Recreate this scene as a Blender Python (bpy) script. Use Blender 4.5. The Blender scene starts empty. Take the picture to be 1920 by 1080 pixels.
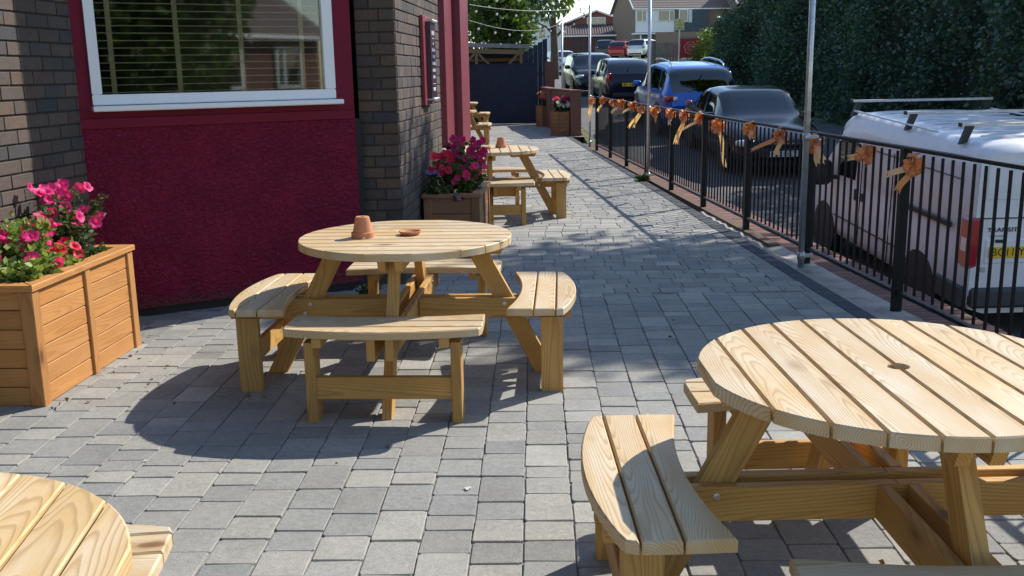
import bpy, bmesh, math, random
import numpy as np
from math import sin, cos, radians, pi, sqrt, atan2
from mathutils import Vector, Matrix, Euler
random.seed(7); rng = np.random.default_rng(7)
SC = bpy.context.scene
COL = SC.collection

# ---------------------------------------------------------------- camera
EYE = 1.57
pitch, roll = radians(12.345), radians(1.02)
fw = Vector((0, cos(pitch), -sin(pitch))); rt = Vector((1, 0, 0)); up = rt.cross(fw)
rt2 = cos(roll) * rt - sin(roll) * up; up2 = sin(roll) * rt + cos(roll) * up
cd = bpy.data.cameras.new('camera'); cam = bpy.data.objects.new('camera', cd); COL.objects.link(cam)
cam.matrix_world = Matrix(((rt2.x, up2.x, -fw.x, 0), (rt2.y, up2.y, -fw.y, 0), (rt2.z, up2.z, -fw.z, EYE), (0, 0, 0, 1)))
cd.sensor_width = 36; cd.lens = 1855 / 1920 * 36; cd.clip_start = 0.05; cd.clip_end = 2000
SC.camera = cam
# ---------------------------------------------------------------- world, sun, exposure
SUN_AZ, SUN_EL = radians(50.0), radians(39)
W = bpy.data.worlds.new('World'); SC.world = W; W.use_nodes = True
wn = W.node_tree.nodes; wl = W.node_tree.links; wn.clear()
sky = wn.new('ShaderNodeTexSky'); sky.sky_type = 'NISHITA'; sky.sun_disc = False
sky.sun_elevation = SUN_EL; sky.sun_rotation = SUN_AZ; sky.air_density = 1.0; sky.dust_density = 0.15; sky.ozone_density = 1.0
bg = wn.new('ShaderNodeBackground'); bg.inputs[1].default_value = 0.15
wo = wn.new('ShaderNodeOutputWorld'); wl.new(sky.outputs[0], bg.inputs[0]); wl.new(bg.outputs[0], wo.inputs[0])
sd = bpy.data.lights.new('sun', 'SUN'); sd.energy = 4.4; sd.angle = radians(0.53); sd.color = (1.0, 0.945, 0.86)
sun = bpy.data.objects.new('sun', sd); COL.objects.link(sun)
tosun = Vector((sin(SUN_AZ) * cos(SUN_EL), cos(SUN_AZ) * cos(SUN_EL), sin(SUN_EL)))
sun.rotation_euler = tosun.to_track_quat('Z', 'Y').to_euler()
SC.view_settings.view_transform = 'Standard'; SC.view_settings.look = 'None'
SC.view_settings.exposure = 0.64; SC.view_settings.gamma = 1.0; SC.view_settings.use_curve_mapping = False

# ---------------------------------------------------------------- helpers
def tag(o, label=None, cat=None, group=None, kind=None):
    if label: o['label'] = label
    if cat: o['category'] = cat
    if group: o['group'] = group
    if kind: o['kind'] = kind
    return o
def link(name, data, mat=None, parent=None, loc=(0, 0, 0), rot=(0, 0, 0), kind=None):
    if mat is not None and data is not None and not data.materials: data.materials.append(mat)
    o = bpy.data.objects.new(name, data); COL.objects.link(o)
    o.location = loc; o.rotation_euler = rot
    if parent is not None: o.parent = parent
    if kind: o['kind'] = kind
    return o
def empty(name, loc=(0, 0, 0), rz=0, label=None, cat=None, group=None, rx=0, ry=0):
    o = bpy.data.objects.new(name, None); COL.objects.link(o); o.empty_display_size = .1
    o.location = loc; o.rotation_euler = (rx, ry, rz)
    return tag(o, label, cat, group)
def copy_tree(o, parent=None):
    c = o.copy(); COL.objects.link(c); c.parent = parent
    for ch in o.children: copy_tree(ch, c)
    return c
def mesh(name, V, F, smooth=False):
    m = bpy.data.meshes.new(name); m.from_pydata([tuple(v) for v in V], [], [tuple(f) for f in F]); m.update()
    if smooth: m.polygons.foreach_set('use_smooth', [True] * len(m.polygons))
    return m
def big_mesh(name, V, quads, smooth=False):
    m = bpy.data.meshes.new(name); V = np.asarray(V, np.float32); Q = np.asarray(quads, np.int32)
    m.vertices.add(len(V)); m.vertices.foreach_set('co', V.ravel())
    m.loops.add(Q.size); m.loops.foreach_set('vertex_index', Q.ravel())
    m.polygons.add(len(Q)); m.polygons.foreach_set('loop_start', np.arange(0, Q.size, Q.shape[1], dtype=np.int32))
    m.update(calc_edges=True)
    return m
def rot2(p, a): return (p[0] * cos(a) - p[1] * sin(a), p[0] * sin(a) + p[1] * cos(a))
def inset(pts, d):
    n = len(pts); out = []
    for i in range(n):
        a, b, c = Vector(pts[i - 1]), Vector(pts[i]), Vector(pts[(i + 1) % n])
        e1 = (b - a); e2 = (c - b)
        if e1.length < 1e-9: e1 = e2
        if e2.length < 1e-9: e2 = e1
        n1 = Vector((-e1.y, e1.x)).normalized(); n2 = Vector((-e2.y, e2.x)).normalized()
        m = n1 + n2
        k = max(m.length_squared / 2, .35)
        out.append(tuple(b + m * (d / k)))
    return out
class MB:
    def __init__(s): s.V = []; s.F = []
    def add(s, V, F):
        k = len(s.V); s.V += [tuple(v) for v in V]; s.F += [tuple(i + k for i in f) for f in F]; return s
    def box(s, c, d, rz=0, ry=0, rx=0, ch=0):
        M = Euler((rx, ry, rz)).to_matrix(); hx, hy, hz = d[0] / 2, d[1] / 2, d[2] / 2; c = Vector(c)
        if ch <= 0:
            P = [(x, y, z) for z in (-hz, hz) for x, y in ((-hx, -hy), (hx, -hy), (hx, hy), (-hx, hy))]
            F = [(3, 2, 1, 0), (4, 5, 6, 7), (0, 1, 5, 4), (1, 2, 6, 5), (2, 3, 7, 6), (3, 0, 4, 7)]
        else:
            P = []
            for z, k in ((-hz, ch), (-hz + ch, 0), (hz - ch, 0), (hz, ch)):
                P += [(x, y, z) for x, y in ((-hx + k, -hy + k), (hx - k, -hy + k), (hx - k, hy - k), (-hx + k, hy - k))]
            F = [(3, 2, 1, 0), (12, 13, 14, 15)]
            for r in range(3):
                for i in range(4):
                    j = (i + 1) % 4; F.append((r * 4 + i, r * 4 + j, r * 4 + 4 + j, r * 4 + 4 + i))
        return s.add([c + M @ Vector(p) for p in P], F)
    def prism(s, pts, z0, z1, ch=0, M=None):
        n = len(pts); V = [(x, y, z0) for x, y in pts]; F = [tuple(range(n - 1, -1, -1))]
        if ch > 0:
            V += [(x, y, z1 - ch) for x, y in pts] + [(x, y, z1) for x, y in inset(pts, ch)]; R = 2
        else: V += [(x, y, z1) for x, y in pts]; R = 1
        for r in range(R):
            for i in range(n):
                j = (i + 1) % n; F.append((r * n + i, r * n + j, r * n + n + j, r * n + n + i))
        F.append(tuple(range(R * n, R * n + n)))
        if M is not None: V = [M @ Vector(v) for v in V]
        return s.add(V, F)
    def tube(s, pts, r, n=8, cap=True):
        pts = [Vector(p) for p in pts]; V = []; F = []
        rr = r if isinstance(r, (list, tuple)) else [r] * len(pts)
        ref = None
        for i, p in enumerate(pts):
            t = (pts[min(i + 1, len(pts) - 1)] - pts[max(i - 1, 0)]).normalized()
            if ref is None: ref = Vector((0, 0, 1)) if abs(t.z) < .9 else Vector((1, 0, 0))
            a = t.cross(ref).normalized(); b = a.cross(t).normalized()
            V += [p + (a * cos(2 * pi * k / n) + b * sin(2 * pi * k / n)) * rr[i] for k in range(n)]
        for i in range(len(pts) - 1):
            for k in range(n):
                j = (k + 1) % n; F.append((i * n + k, i * n + j, i * n + n + j, i * n + n + k))
        if cap: F.append(tuple(range(n - 1, -1, -1))); F.append(tuple(range((len(pts) - 1) * n, len(pts) * n)))
        return s.add(V, F)
    def lathe(s, prof, n=24, c=(0, 0, 0), M=None):
        V = []; F = []; c = Vector(c)
        for r, z in prof: V += [Vector((r * cos(2 * pi * k / n), r * sin(2 * pi * k / n), z)) for k in range(n)]
        for i in range(len(prof) - 1):
            for k in range(n):
                j = (k + 1) % n; F.append((i * n + k, i * n + j, i * n + n + j, i * n + n + k))
        if prof[0][0] > 1e-6: F.append(tuple(range(n - 1, -1, -1)))
        if prof[-1][0] > 1e-6: F.append(tuple(range((len(prof) - 1) * n, len(prof) * n)))
        if M is not None: V = [M @ v for v in V]
        return s.add([v + c for v in V], F)
    def mesh(s, name, smooth=False): return mesh(name, s.V, s.F, smooth)
    def obj(s, name, mat, parent=None, loc=(0, 0, 0), rot=(0, 0, 0), smooth=False, kind=None):
        return link(name, s.mesh(name, smooth), mat, parent, loc, rot, kind)
def text_mesh(txt, size, depth=.002, spacing=1.0):
    cu = bpy.data.curves.new('lettering', 'FONT'); cu.body = txt; cu.size = size; cu.extrude = depth
    cu.align_x = 'CENTER'; cu.align_y = 'CENTER'; cu.space_character = spacing; cu.resolution_u = 2
    t = bpy.data.objects.new('lettering_tmp', cu); COL.objects.link(t)
    dg = bpy.context.evaluated_depsgraph_get(); m = bpy.data.meshes.new_from_object(t.evaluated_get(dg))
    bpy.data.objects.remove(t); bpy.data.curves.remove(cu)
    return m
def interp(x, knots):
    xs = [k[0] for k in knots]; ys = [k[1] for k in knots]; n = len(xs)
    if x <= xs[0]: return ys[0]
    if x >= xs[-1]: return ys[-1]
    d = [(ys[i + 1] - ys[i]) / (xs[i + 1] - xs[i]) for i in range(n - 1)]
    def tan(i):
        if i == 0: return d[0]
        if i == n - 1: return d[-1]
        if d[i - 1] * d[i] <= 0: return 0
        return 2 * d[i - 1] * d[i] / (d[i - 1] + d[i])
    for i in range(n - 1):
        if x <= xs[i + 1]:
            h = xs[i + 1] - xs[i]; t = (x - xs[i]) / h
            return ((2*t**3-3*t*t+1)*ys[i] + (t**3-2*t*t+t)*h*tan(i) + (-2*t**3+3*t*t)*ys[i+1] + (t**3-t*t)*h*tan(i+1))

# ---------------------------------------------------------------- materials
def nodes(name):
    m = bpy.data.materials.new(name); m.use_nodes = True; nt = m.node_tree
    return m, nt, nt.nodes['Principled BSDF']
def N(nt, typ, **kw):
    n = nt.nodes.new(typ)
    for k, v in kw.items():
        if k.startswith('i_'): n.inputs[int(k[2:])].default_value = v
        else: setattr(n, k, v)
    return n
def L(nt, a, b): nt.links.new(a, b)
def math_(nt, op, a, b=None, c=None, clamp=False):
    n = nt.nodes.new('ShaderNodeMath'); n.operation = op; n.use_clamp = clamp
    for i, v in enumerate((a, b, c)):
        if v is None: continue
        if isinstance(v, (int, float)): n.inputs[i].default_value = v
        else: nt.links.new(v, n.inputs[i])
    return n.outputs[0]
def ramp(nt, fac, stops, mode='LINEAR'):
    n = nt.nodes.new('ShaderNodeValToRGB'); cr = n.color_ramp; cr.interpolation = mode
    while len(cr.elements) < len(stops): cr.elements.new(.5)
    for e, (p, c) in zip(cr.elements, stops):
        e.position = p; e.color = (c[0], c[1], c[2], 1) if not isinstance(c, (int, float)) else (c, c, c, 1)
    nt.links.new(fac, n.inputs[0]); return n.outputs[0]
def mix(nt, fac, a, b, mode='MIX'):
    n = nt.nodes.new('ShaderNodeMix'); n.data_type = 'RGBA'; n.blend_type = mode
    for i, v in ((0, fac), (6, a), (7, b)):
        if isinstance(v, (int, float)): n.inputs[i].default_value = v
        elif isinstance(v, tuple): n.inputs[i].default_value = (*v, 1)
        else: nt.links.new(v, n.inputs[i])
    return n.outputs[2]
def noise(nt, vec, scale, detail=4, rough=.5, dist=0):
    n = N(nt, 'ShaderNodeTexNoise'); n.inputs['Scale'].default_value = scale; n.inputs['Detail'].default_value = detail
    n.inputs['Roughness'].default_value = rough; n.inputs['Distortion'].default_value = dist
    if vec is not None: nt.links.new(vec, n.inputs['Vector'])
    return n.outputs['Fac']
def bump(nt, bs, height, strength=.3, dist=.005):
    b = N(nt, 'ShaderNodeBump'); b.inputs['Strength'].default_value = strength; b.inputs['Distance'].default_value = dist
    nt.links.new(height, b.inputs['Height']); nt.links.new(b.outputs[0], bs.inputs['Normal'])
def obj_coords(nt, jitter=True):
    tc = N(nt, 'ShaderNodeTexCoord'); oi = N(nt, 'ShaderNodeObjectInfo')
    if not jitter: return tc.outputs['Object'], oi.outputs['Random']
    v = N(nt, 'ShaderNodeVectorMath', operation='SCALE'); v.inputs[0].default_value = (37.1, 23.7, 51.3); L(nt, oi.outputs['Random'], v.inputs['Scale'])
    a = N(nt, 'ShaderNodeVectorMath', operation='ADD'); L(nt, tc.outputs['Object'], a.inputs[0]); L(nt, v.outputs[0], a.inputs[1])
    return a.outputs[0], oi.outputs['Random']
def scaled(nt, vec, s):
    v = N(nt, 'ShaderNodeVectorMath', operation='MULTIPLY'); L(nt, vec, v.inputs[0]); v.inputs[1].default_value = s; return v.outputs[0]
def plain(name, color, rough=.5, metal=0, var=.12, scale=6, bmp=0, coat=0, spec=.5, bscale=60):
    m, nt, bs = nodes(name)
    tc = N(nt, 'ShaderNodeTexCoord'); f = noise(nt, tc.outputs['Object'], scale, 5, .6)
    lo = tuple(max(0, c * (1 - var)) for c in color); hi = tuple(min(1, c * (1 + var)) for c in color)
    L(nt, ramp(nt, f, [(.3, lo), (.7, hi)]), bs.inputs['Base Color'])
    bs.inputs['Roughness'].default_value = rough; bs.inputs['Metallic'].default_value = metal
    bs.inputs['Coat Weight'].default_value = coat; bs.inputs['Coat Roughness'].default_value = .04
    bs.inputs['Specular IOR Level'].default_value = spec
    if bmp: bump(nt, bs, noise(nt, tc.outputs['Object'], bscale, 6, .6), .5, bmp)
    return m
def wood(name, pale, mid, dark, rough=.6, knot=(.16, .075, .03), streak=.35, freq=95, ringk=.75, edges=0):
    m, nt, bs = nodes(name)
    tc = N(nt, 'ShaderNodeTexCoord'); oi = N(nt, 'ShaderNodeObjectInfo'); R = oi.outputs['Random']
    vec, _ = obj_coords(nt)
    sp = N(nt, 'ShaderNodeSeparateXYZ'); L(nt, tc.outputs['Object'], sp.inputs[0])
    warp = noise(nt, scaled(nt, vec, (.8, 4.5, 4.5)), 1.0, 2.5, .55)
    warp2 = noise(nt, scaled(nt, vec, (3.5, 16, 16)), 1.0, 2, .5)
    r2 = math_(nt, 'FRACT', math_(nt, 'MULTIPLY', R, 17.3)); r3 = math_(nt, 'FRACT', math_(nt, 'MULTIPLY', R, 53.9))
    yo = math_(nt, 'MULTIPLY', math_(nt, 'SUBTRACT', r2, .5), .10)
    tilt = math_(nt, 'MULTIPLY', sp.outputs[0], math_(nt, 'MULTIPLY', math_(nt, 'SUBTRACT', r3, .5), .05))
    yy = math_(nt, 'ADD', math_(nt, 'ADD', sp.outputs[1], yo), math_(nt, 'ADD', tilt, math_(nt, 'MULTIPLY', math_(nt, 'SUBTRACT', warp, .5), .085)))
    zz = math_(nt, 'ADD', math_(nt, 'ADD', sp.outputs[2], math_(nt, 'MULTIPLY', sp.outputs[0], .055)), math_(nt, 'ADD', math_(nt, 'MULTIPLY', math_(nt, 'SUBTRACT', warp, .5), .10), .03))
    cv = N(nt, 'ShaderNodeCombineXYZ'); L(nt, yy, cv.inputs[1]); L(nt, zz, cv.inputs[2])
    ln = N(nt, 'ShaderNodeVectorMath', operation='LENGTH'); L(nt, cv.outputs[0], ln.inputs[0])
    rad = math_(nt, 'ADD', ln.outputs['Value'], math_(nt, 'MULTIPLY', warp2, .006))
    saw = math_(nt, 'FRACT', math_(nt, 'MULTIPLY', rad, freq))
    ring = ramp(nt, saw, [(0, 0), (.5, .12), (.82, 1), (.92, .8), (1, 0)])
    fine = noise(nt, scaled(nt, vec, (5, 240, 240)), 1.0, 3, .6)
    patch = noise(nt, scaled(nt, vec, (2.2, 7, 7)), 1.0, 4, .6)
    ca = mix(nt, ramp(nt, patch, [(.32, 0), (.68, 1)]), pale, mid)
    if edges:      # sapwood left yellower along the arrises, bleached in the middle of the board
        ay = math_(nt, 'ADD', math_(nt, 'ABSOLUTE', sp.outputs[1]), math_(nt, 'MULTIPLY', math_(nt, 'SUBTRACT', patch, .5), .06))
        ca = mix(nt, math_(nt, 'MULTIPLY', ramp(nt, math_(nt, 'MULTIPLY', ay, 10.0), [(.25, 0), (.55, 1)]), edges), ca, mid)
    c1 = mix(nt, math_(nt, 'MULTIPLY', ring, ringk), ca, dark)
    c2 = mix(nt, math_(nt, 'MULTIPLY', math_(nt, 'SUBTRACT', fine, .35, None, True), streak), c1, dark)
    vo = N(nt, 'ShaderNodeTexVoronoi'); vo.inputs['Scale'].default_value = 1.0; L(nt, scaled(nt, vec, (2.4, 5.5, 5.5)), vo.inputs['Vector'])
    sel = N(nt, 'ShaderNodeSeparateColor'); L(nt, vo.outputs['Color'], sel.inputs[0])
    kd = math_(nt, 'ADD', vo.outputs['Distance'], math_(nt, 'MULTIPLY', math_(nt, 'LESS_THAN', sel.outputs[0], .22), 1.0))
    kf = ramp(nt, kd, [(0, .95), (.075, .8), (.10, .38), (.20, 0)])
    c3 = mix(nt, kf, c2, knot)
    tint = ramp(nt, math_(nt, 'FRACT', math_(nt, 'MULTIPLY', R, 7.7)), [(0, (.82, .78, .72)), (.3, (1, .97, .93)), (.6, (1.04, .96, .82)), (.8, (.93, .91, .89)), (1, (1.05, 1.0, .9))])
    L(nt, mix(nt, 1.0, c3, tint, 'MULTIPLY'), bs.inputs['Base Color'])
    bs.inputs['Roughness'].default_value = rough; bs.inputs['Specular IOR Level'].default_value = .35
    h = math_(nt, 'ADD', math_(nt, 'MULTIPLY', ring, -.5), math_(nt, 'MULTIPLY', fine, .6))
    bump(nt, bs, h, .35, .0015)
    return m
def tinted(name, stops, rough=.85, speck=.25, sscale=90, bscale=35, bdist=.003, big=.15, bstr=.6, stain=0):
    # pieces whose colour varies one by one: random per object plus the per-piece attribute
    m, nt, bs = nodes(name)
    at = N(nt, 'ShaderNodeAttribute', attribute_name='tint'); oi = N(nt, 'ShaderNodeObjectInfo')
    f = math_(nt, 'FRACT', math_(nt, 'ADD', at.outputs['Fac'], oi.outputs['Random']))
    base = ramp(nt, f, stops)
    tc = N(nt, 'ShaderNodeTexCoord')
    v = N(nt, 'ShaderNodeVectorMath', operation='SCALE'); v.inputs[0].default_value = (37.1, 23.7, 51.3); L(nt, oi.outputs['Random'], v.inputs['Scale'])
    a = N(nt, 'ShaderNodeVectorMath', operation='ADD'); L(nt, tc.outputs['Object'], a.inputs[0]); L(nt, v.outputs[0], a.inputs[1]); vec = a.outputs[0]
    n1 = noise(nt, vec, sscale, 3, .7); n2 = noise(nt, vec, 7, 5, .65)
    k = math_(nt, 'ADD', math_(nt, 'MULTIPLY', math_(nt, 'SUBTRACT', n1, .5), speck * 2.4), math_(nt, 'MULTIPLY', math_(nt, 'SUBTRACT', n2, .5), big * 3))
    if stain:
        ge = N(nt, 'ShaderNodeNewGeometry'); n3 = noise(nt, ge.outputs['Position'], 1.3, 6, .65); n4 = noise(nt, ge.outputs['Position'], 34, 5, .75)
        k = math_(nt, 'ADD', k, math_(nt, 'ADD', math_(nt, 'MULTIPLY', math_(nt, 'SUBTRACT', n3, .5), stain * 2), math_(nt, 'MULTIPLY', math_(nt, 'SUBTRACT', n4, .5), stain * 3.2)))
    br = math_(nt, 'ADD', 1.0, k)
    cc = N(nt, 'ShaderNodeCombineColor')
    for i in range(3): L(nt, br, cc.inputs[i])
    L(nt, mix(nt, 1.0, base, cc.outputs[0], 'MULTIPLY'), bs.inputs['Base Color'])
    bs.inputs['Roughness'].default_value = rough; bs.inputs['Specular IOR Level'].default_value = .3
    bump(nt, bs, noise(nt, vec, bscale, 8, .7), bstr, bdist)
    return m
def leafmat(name, a, b, c, trans=.35, rough=.45, spec=.3):
    m = bpy.data.materials.new(name); m.use_nodes = True; nt = m.node_tree; nt.nodes.clear()
    ge = N(nt, 'ShaderNodeNewGeometry'); tc = N(nt, 'ShaderNodeTexCoord')
    f = math_(nt, 'ADD', math_(nt, 'MULTIPLY', ge.outputs['Random Per Island'], .6), math_(nt, 'MULTIPLY', noise(nt, tc.outputs['Object'], .9, 3), .5))
    col = ramp(nt, f, [(.15, a), (.5, b), (.9, c)])
    p = N(nt, 'ShaderNodeBsdfPrincipled'); p.inputs['Roughness'].default_value = rough; p.inputs['Specular IOR Level'].default_value = spec; L(nt, col, p.inputs['Base Color'])
    t = N(nt, 'ShaderNodeBsdfTranslucent'); L(nt, mix(nt, 1.0, col, (1.3, 1.4, .6), 'MULTIPLY'), t.inputs[0])
    mx = N(nt, 'ShaderNodeMixShader'); mx.inputs[0].default_value = trans; L(nt, p.outputs[0], mx.inputs[1]); L(nt, t.outputs[0], mx.inputs[2])
    o = N(nt, 'ShaderNodeOutputMaterial'); L(nt, mx.outputs[0], o.inputs[0])
    return m
def cloth(name, col, trans=.35):
    m = leafmat(name, tuple(c * .8 for c in col), col, tuple(min(1, c * 1.15) for c in col), trans, .4); return m
def glassmat(name, tint=(.02, .025, .03), alpha=.25, rough=.03):
    m = bpy.data.materials.new(name); m.use_nodes = True; nt = m.node_tree; nt.nodes.clear()
    fr = N(nt, 'ShaderNodeFresnel'); fr.inputs[0].default_value = 1.5
    tr = N(nt, 'ShaderNodeBsdfTransparent'); tr.inputs[0].default_value = (*[min(1, t) for t in tint], 1)
    gl = N(nt, 'ShaderNodeBsdfGlossy'); gl.inputs['Roughness'].default_value = rough
    k = math_(nt, 'ADD', math_(nt, 'MULTIPLY', fr.outputs[0], 1.1), alpha, None, True)
    mx = N(nt, 'ShaderNodeMixShader'); L(nt, k, mx.inputs[0]); L(nt, tr.outputs[0], mx.inputs[1]); L(nt, gl.outputs[0], mx.inputs[2])
    o = N(nt, 'ShaderNodeOutputMaterial'); L(nt, mx.outputs[0], o.inputs[0])
    return m
M = {}
M['top'] = wood('pale_pine', (.66, .588, .46), (.565, .40, .20), (.35, .232, .11), .55, freq=160, ringk=.6, edges=.7)
M['frame'] = wood('amber_pine', (.585, .365, .125), (.485, .28, .082), (.30, .158, .042), .6, freq=95, ringk=.6)
M['planter'] = wood('stained_pine', (.54, .275, .098), (.46, .22, .072), (.32, .14, .04), .6, ringk=.5, knot=(.12, .045, .015))
M['planter2'] = wood('dark_brown_pine', (.30, .16, .085), (.26, .13, .065), (.18, .085, .042), .65, ringk=.4)  # planter wood in a darker brown
M['beam'] = wood('weathered_timber', (.30, .20, .11), (.25, .16, .085), (.17, .10, .05), .7)
M['paver'] = tinted('grey_concrete_block', [(0, (.205, .202, .187)), (.22, (.272, .266, .242)), (.45, (.242, .242, .228)), (.62, (.315, .303, .266)), (.8, (.215, .216, .210)), (.93, (.35, .338, .30)), (1, (.26, .255, .236))], .88, .42, 150, 45, .004, stain=.22)
M['edge'] = tinted('charcoal_block', [(0, (.055, .062, .075)), (.5, (.075, .08, .09)), (1, (.06, .065, .078))], .85, .2, 120, 45, .003)
M['brick'] = tinted('dark_brown_brick', [(0, (.072, .055, .047)), (.18, (.105, .08, .066)), (.36, (.083, .063, .052)), (.50, (.06, .054, .054)), (.60, (.098, .075, .061)), (.70, (.052, .052, .056)), (.80, (.08, .061, .051)), (.92, (.125, .083, .06)), (1, (.085, .066, .056))], .9, .42, 150, 60, .003, stain=.25)
M['redbrick'] = tinted('red_brick', [(0, (.20, .105, .082)), (.5, (.165, .088, .072)), (1, (.24, .13, .10))], .9, .2, 120, 60, .002)
M['mortar'] = plain('dark_mortar', (.045, .040, .036), .95, var=.25, scale=30, bmp=.003)
M['joint'] = plain('joint_sand', (.20, .19, .17), .95, var=.6, scale=22, bmp=.004)
M['concrete'] = plain('rough_concrete', (.36, .32, .28), .95, var=.3, scale=7, bmp=.012, bscale=22)
M['soil'] = plain('dry_soil', (.095, .07, .05), 1, var=.5, scale=14, bmp=.03, bscale=30)
M['maroon'] = plain('maroon_gloss_paint', (.16, .008, .028), .55, var=.08, scale=5, bmp=.0006, bscale=90, spec=.18)
M['maroon_pier'] = plain('maroon_board_paint', (.165, .020, .034), .5, var=.10, scale=4, bmp=.001, bscale=60)
M['white_upvc'] = plain('white_upvc', (.80, .81, .82), .3, var=.02)
M['black_paint'] = plain('black_paint', (.008, .009, .012), .5, var=.2, scale=20, spec=.25)
M['galv'] = plain('galvanised_steel', (.52, .53, .54), .42, .85, var=.18, scale=25)
M['terracotta'] = plain('terracotta', (.50, .205, .10), .85, var=.12, scale=18, bmp=.0008)
M['navy'] = plain('navy_board_paint', (.008, .016, .040), .7, var=.3, scale=5, bmp=.002)
M['rubber'] = plain('tyre_rubber', (.015, .015, .016), .8)
M['trim'] = plain('black_plastic', (.022, .023, .025), .55)
M['alloy'] = plain('alloy_wheel', (.45, .46, .48), .3, .9)
M['chrome'] = plain('chrome', (.75, .76, .78), .12, 1, var=.02)
M['lamp_red'] = plain('red_lens', (.36, .008, .012), .12, coat=1)
M['lamp_clear'] = plain('clear_lens', (.72, .74, .76), .08, var=.05, coat=1)
M['plate_yellow'] = plain('yellow_plate', (.78, .50, .02), .4, var=.02)
M['plate_white'] = plain('white_plate', (.78, .78, .76), .4, var=.02)
M['ink'] = plain('black_ink', (.01, .01, .012), .5)
M['white_print'] = plain('white_print', (.78, .78, .78), .5, var=.02)
M['glass'] = glassmat('window_glass', (.92, .95, .94), .055)
M['car_glass'] = glassmat('tinted_car_glass', (.20, .24, .27), .10)
M['dark'] = plain('dark_interior', (.018, .017, .016), .9)
M['leaf_dark'] = leafmat('dark_evergreen_leaf', (.03, .07, .062), (.052, .11, .08), (.095, .15, .075), .25, .45, .6)  # bluish, lifted tones put distant haze into the leaf colour
M['leaf_mid'] = leafmat('green_leaf', (.03, .06, .015), (.06, .105, .025), (.12, .17, .04), .35)
M['leaf_lite'] = leafmat('yellow_green_leaf', (.08, .12, .03), (.13, .18, .05), (.22, .26, .08), .35)
M['bark'] = plain('bark', (.10, .075, .055), .95, var=.35, scale=8, bmp=.02, bscale=12)
M['asphalt'] = plain('asphalt', (.105, .103, .10), .92, var=.22, scale=3, bmp=.004, bscale=120)
M['verge'] = plain('verge_grass', (.10, .125, .04), 1, var=.4, scale=6, bmp=.03, bscale=30)
# ================================================================ large structure
def fx(Y): return 2.55 - .0588 * (Y - 6.39)          # fence line
def sx(Y): return 2.18 - .045 * (Y - 6.4)            # inner edge of the dark edging strip
PROF = [(-60, -3.2), (0, -1.65), (9.5, -1.13), (14, -.88), (18, -.50), (20.5, -.27), (23.5, -.06), (28, .20), (33, .42), (38, .58), (46, .85), (62, 1.28), (70, 1.75), (82, 2.3), (120, 3.2), (600, 9)]
def sm(t): t = min(1, max(0, t)); return t * t * (3 - 2 * t)
def gz(X, Y):
    p = interp(Y, PROF)
    if X > 6.3 and Y > 40: p += .7 * sm((X - 6.3) / 1.0) * sm((Y - 40) / 4) * (1 - sm((Y - 50) / 14))
    if X < 1.8 and Y < 31.6: p = min(p, -.25)
    return p
YL = [-60, -30, -10, 0, 4, 7, 9.5, 11.5, 14, 16, 18, 20.5, 22, 23.5, 25.5, 28, 30.5, 31.5, 31.7, 33, 35.5, 38, 40, 42, 44, 46, 50, 54, 58, 62, 66, 70, 76, 82, 100, 120, 200, 350, 600]
XL = [-400, -120, -40, -12, -6, -2, 1.79, 1.81, 4, 6.3, 6.8, 7.3, 9, 14, 25, 60, 150, 400]
V = [(x, y, gz(x, y)) for y in YL for x in XL]; nx = len(XL)
F = [(j * nx + i, j * nx + i + 1, (j + 1) * nx + i + 1, (j + 1) * nx + i) for j in range(len(YL) - 1) for i in range(nx - 1)]
tag(link('ground', mesh('ground', V, F), M['verge']), kind='structure')
yr = [y for y in YL if -30 <= y <= 70]
V = []; F = []
for y in yr:
    xr = 8.6 - .02 * (y - 10) if y <= 40 else 6.25
    for x in (fx(y) + .52, xr): V.append((x, y, gz(4, y) + .006))
F = [(2 * i, 2 * i + 1, 2 * i + 3, 2 * i + 2) for i in range(len(yr) - 1)]
tag(link('road', mesh('road', V, F), M['asphalt']), kind='structure')
mb = MB()
for a, b in zip([41.5, 44, 48, 52], [44, 48, 52, 57]):
    za, zb = gz(4, a) + .12, gz(4, b) + .12
    mb.add([(6.25, a, za), (7.7, a, za + .55), (7.7, b, zb + .72), (6.25, b, zb), (6.25, a, za - .3), (6.25, b, zb - .3)], [(0, 1, 2, 3), (4, 0, 3, 5)])
tag(mb.obj('pavement', M['concrete']), kind='structure')

# ---------------- patio of grey tumbled blocks
mb = MB()
ys = [-4, 6.4, 9, 12, 16, 20, 24.2]
V = []
for y in ys: V += [(-6, y, -.007), (fx(y) + .04, y, -.10 if y > 30 else -.016)]
V = [(-6, y, -.007) for y in ys] + [(sx(y) + .134, y, -.007) for y in ys]
n = len(ys); F = [(i, n + i, n + i + 1, i + 1) for i in range(n - 1)]
V += [(-6, 31.2, -.007), (1.9, 31.2, -.007), (1.9, 24.2, -.007)]
F.append((n - 1, 2 * n - 1, 2 * n + 2, 2 * n + 1, 2 * n))
patio = tag(link('patio', mesh('patio', V, F), M['joint']), kind='structure')
AZ = radians(1.5); dA = (sin(AZ), cos(AZ)); eA = (cos(AZ), -sin(AZ))
def ab(a, b): return (dA[0] * a + eA[0] * b, dA[1] * a + eA[1] * b)
def project(x, y, z):
    d = Vector((x, y, z - EYE)); k = d.dot(fw)
    return (960 + 1855 * d.dot(rt2) / k, 540 - 1855 * d.dot(up2) / k, k)
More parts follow.
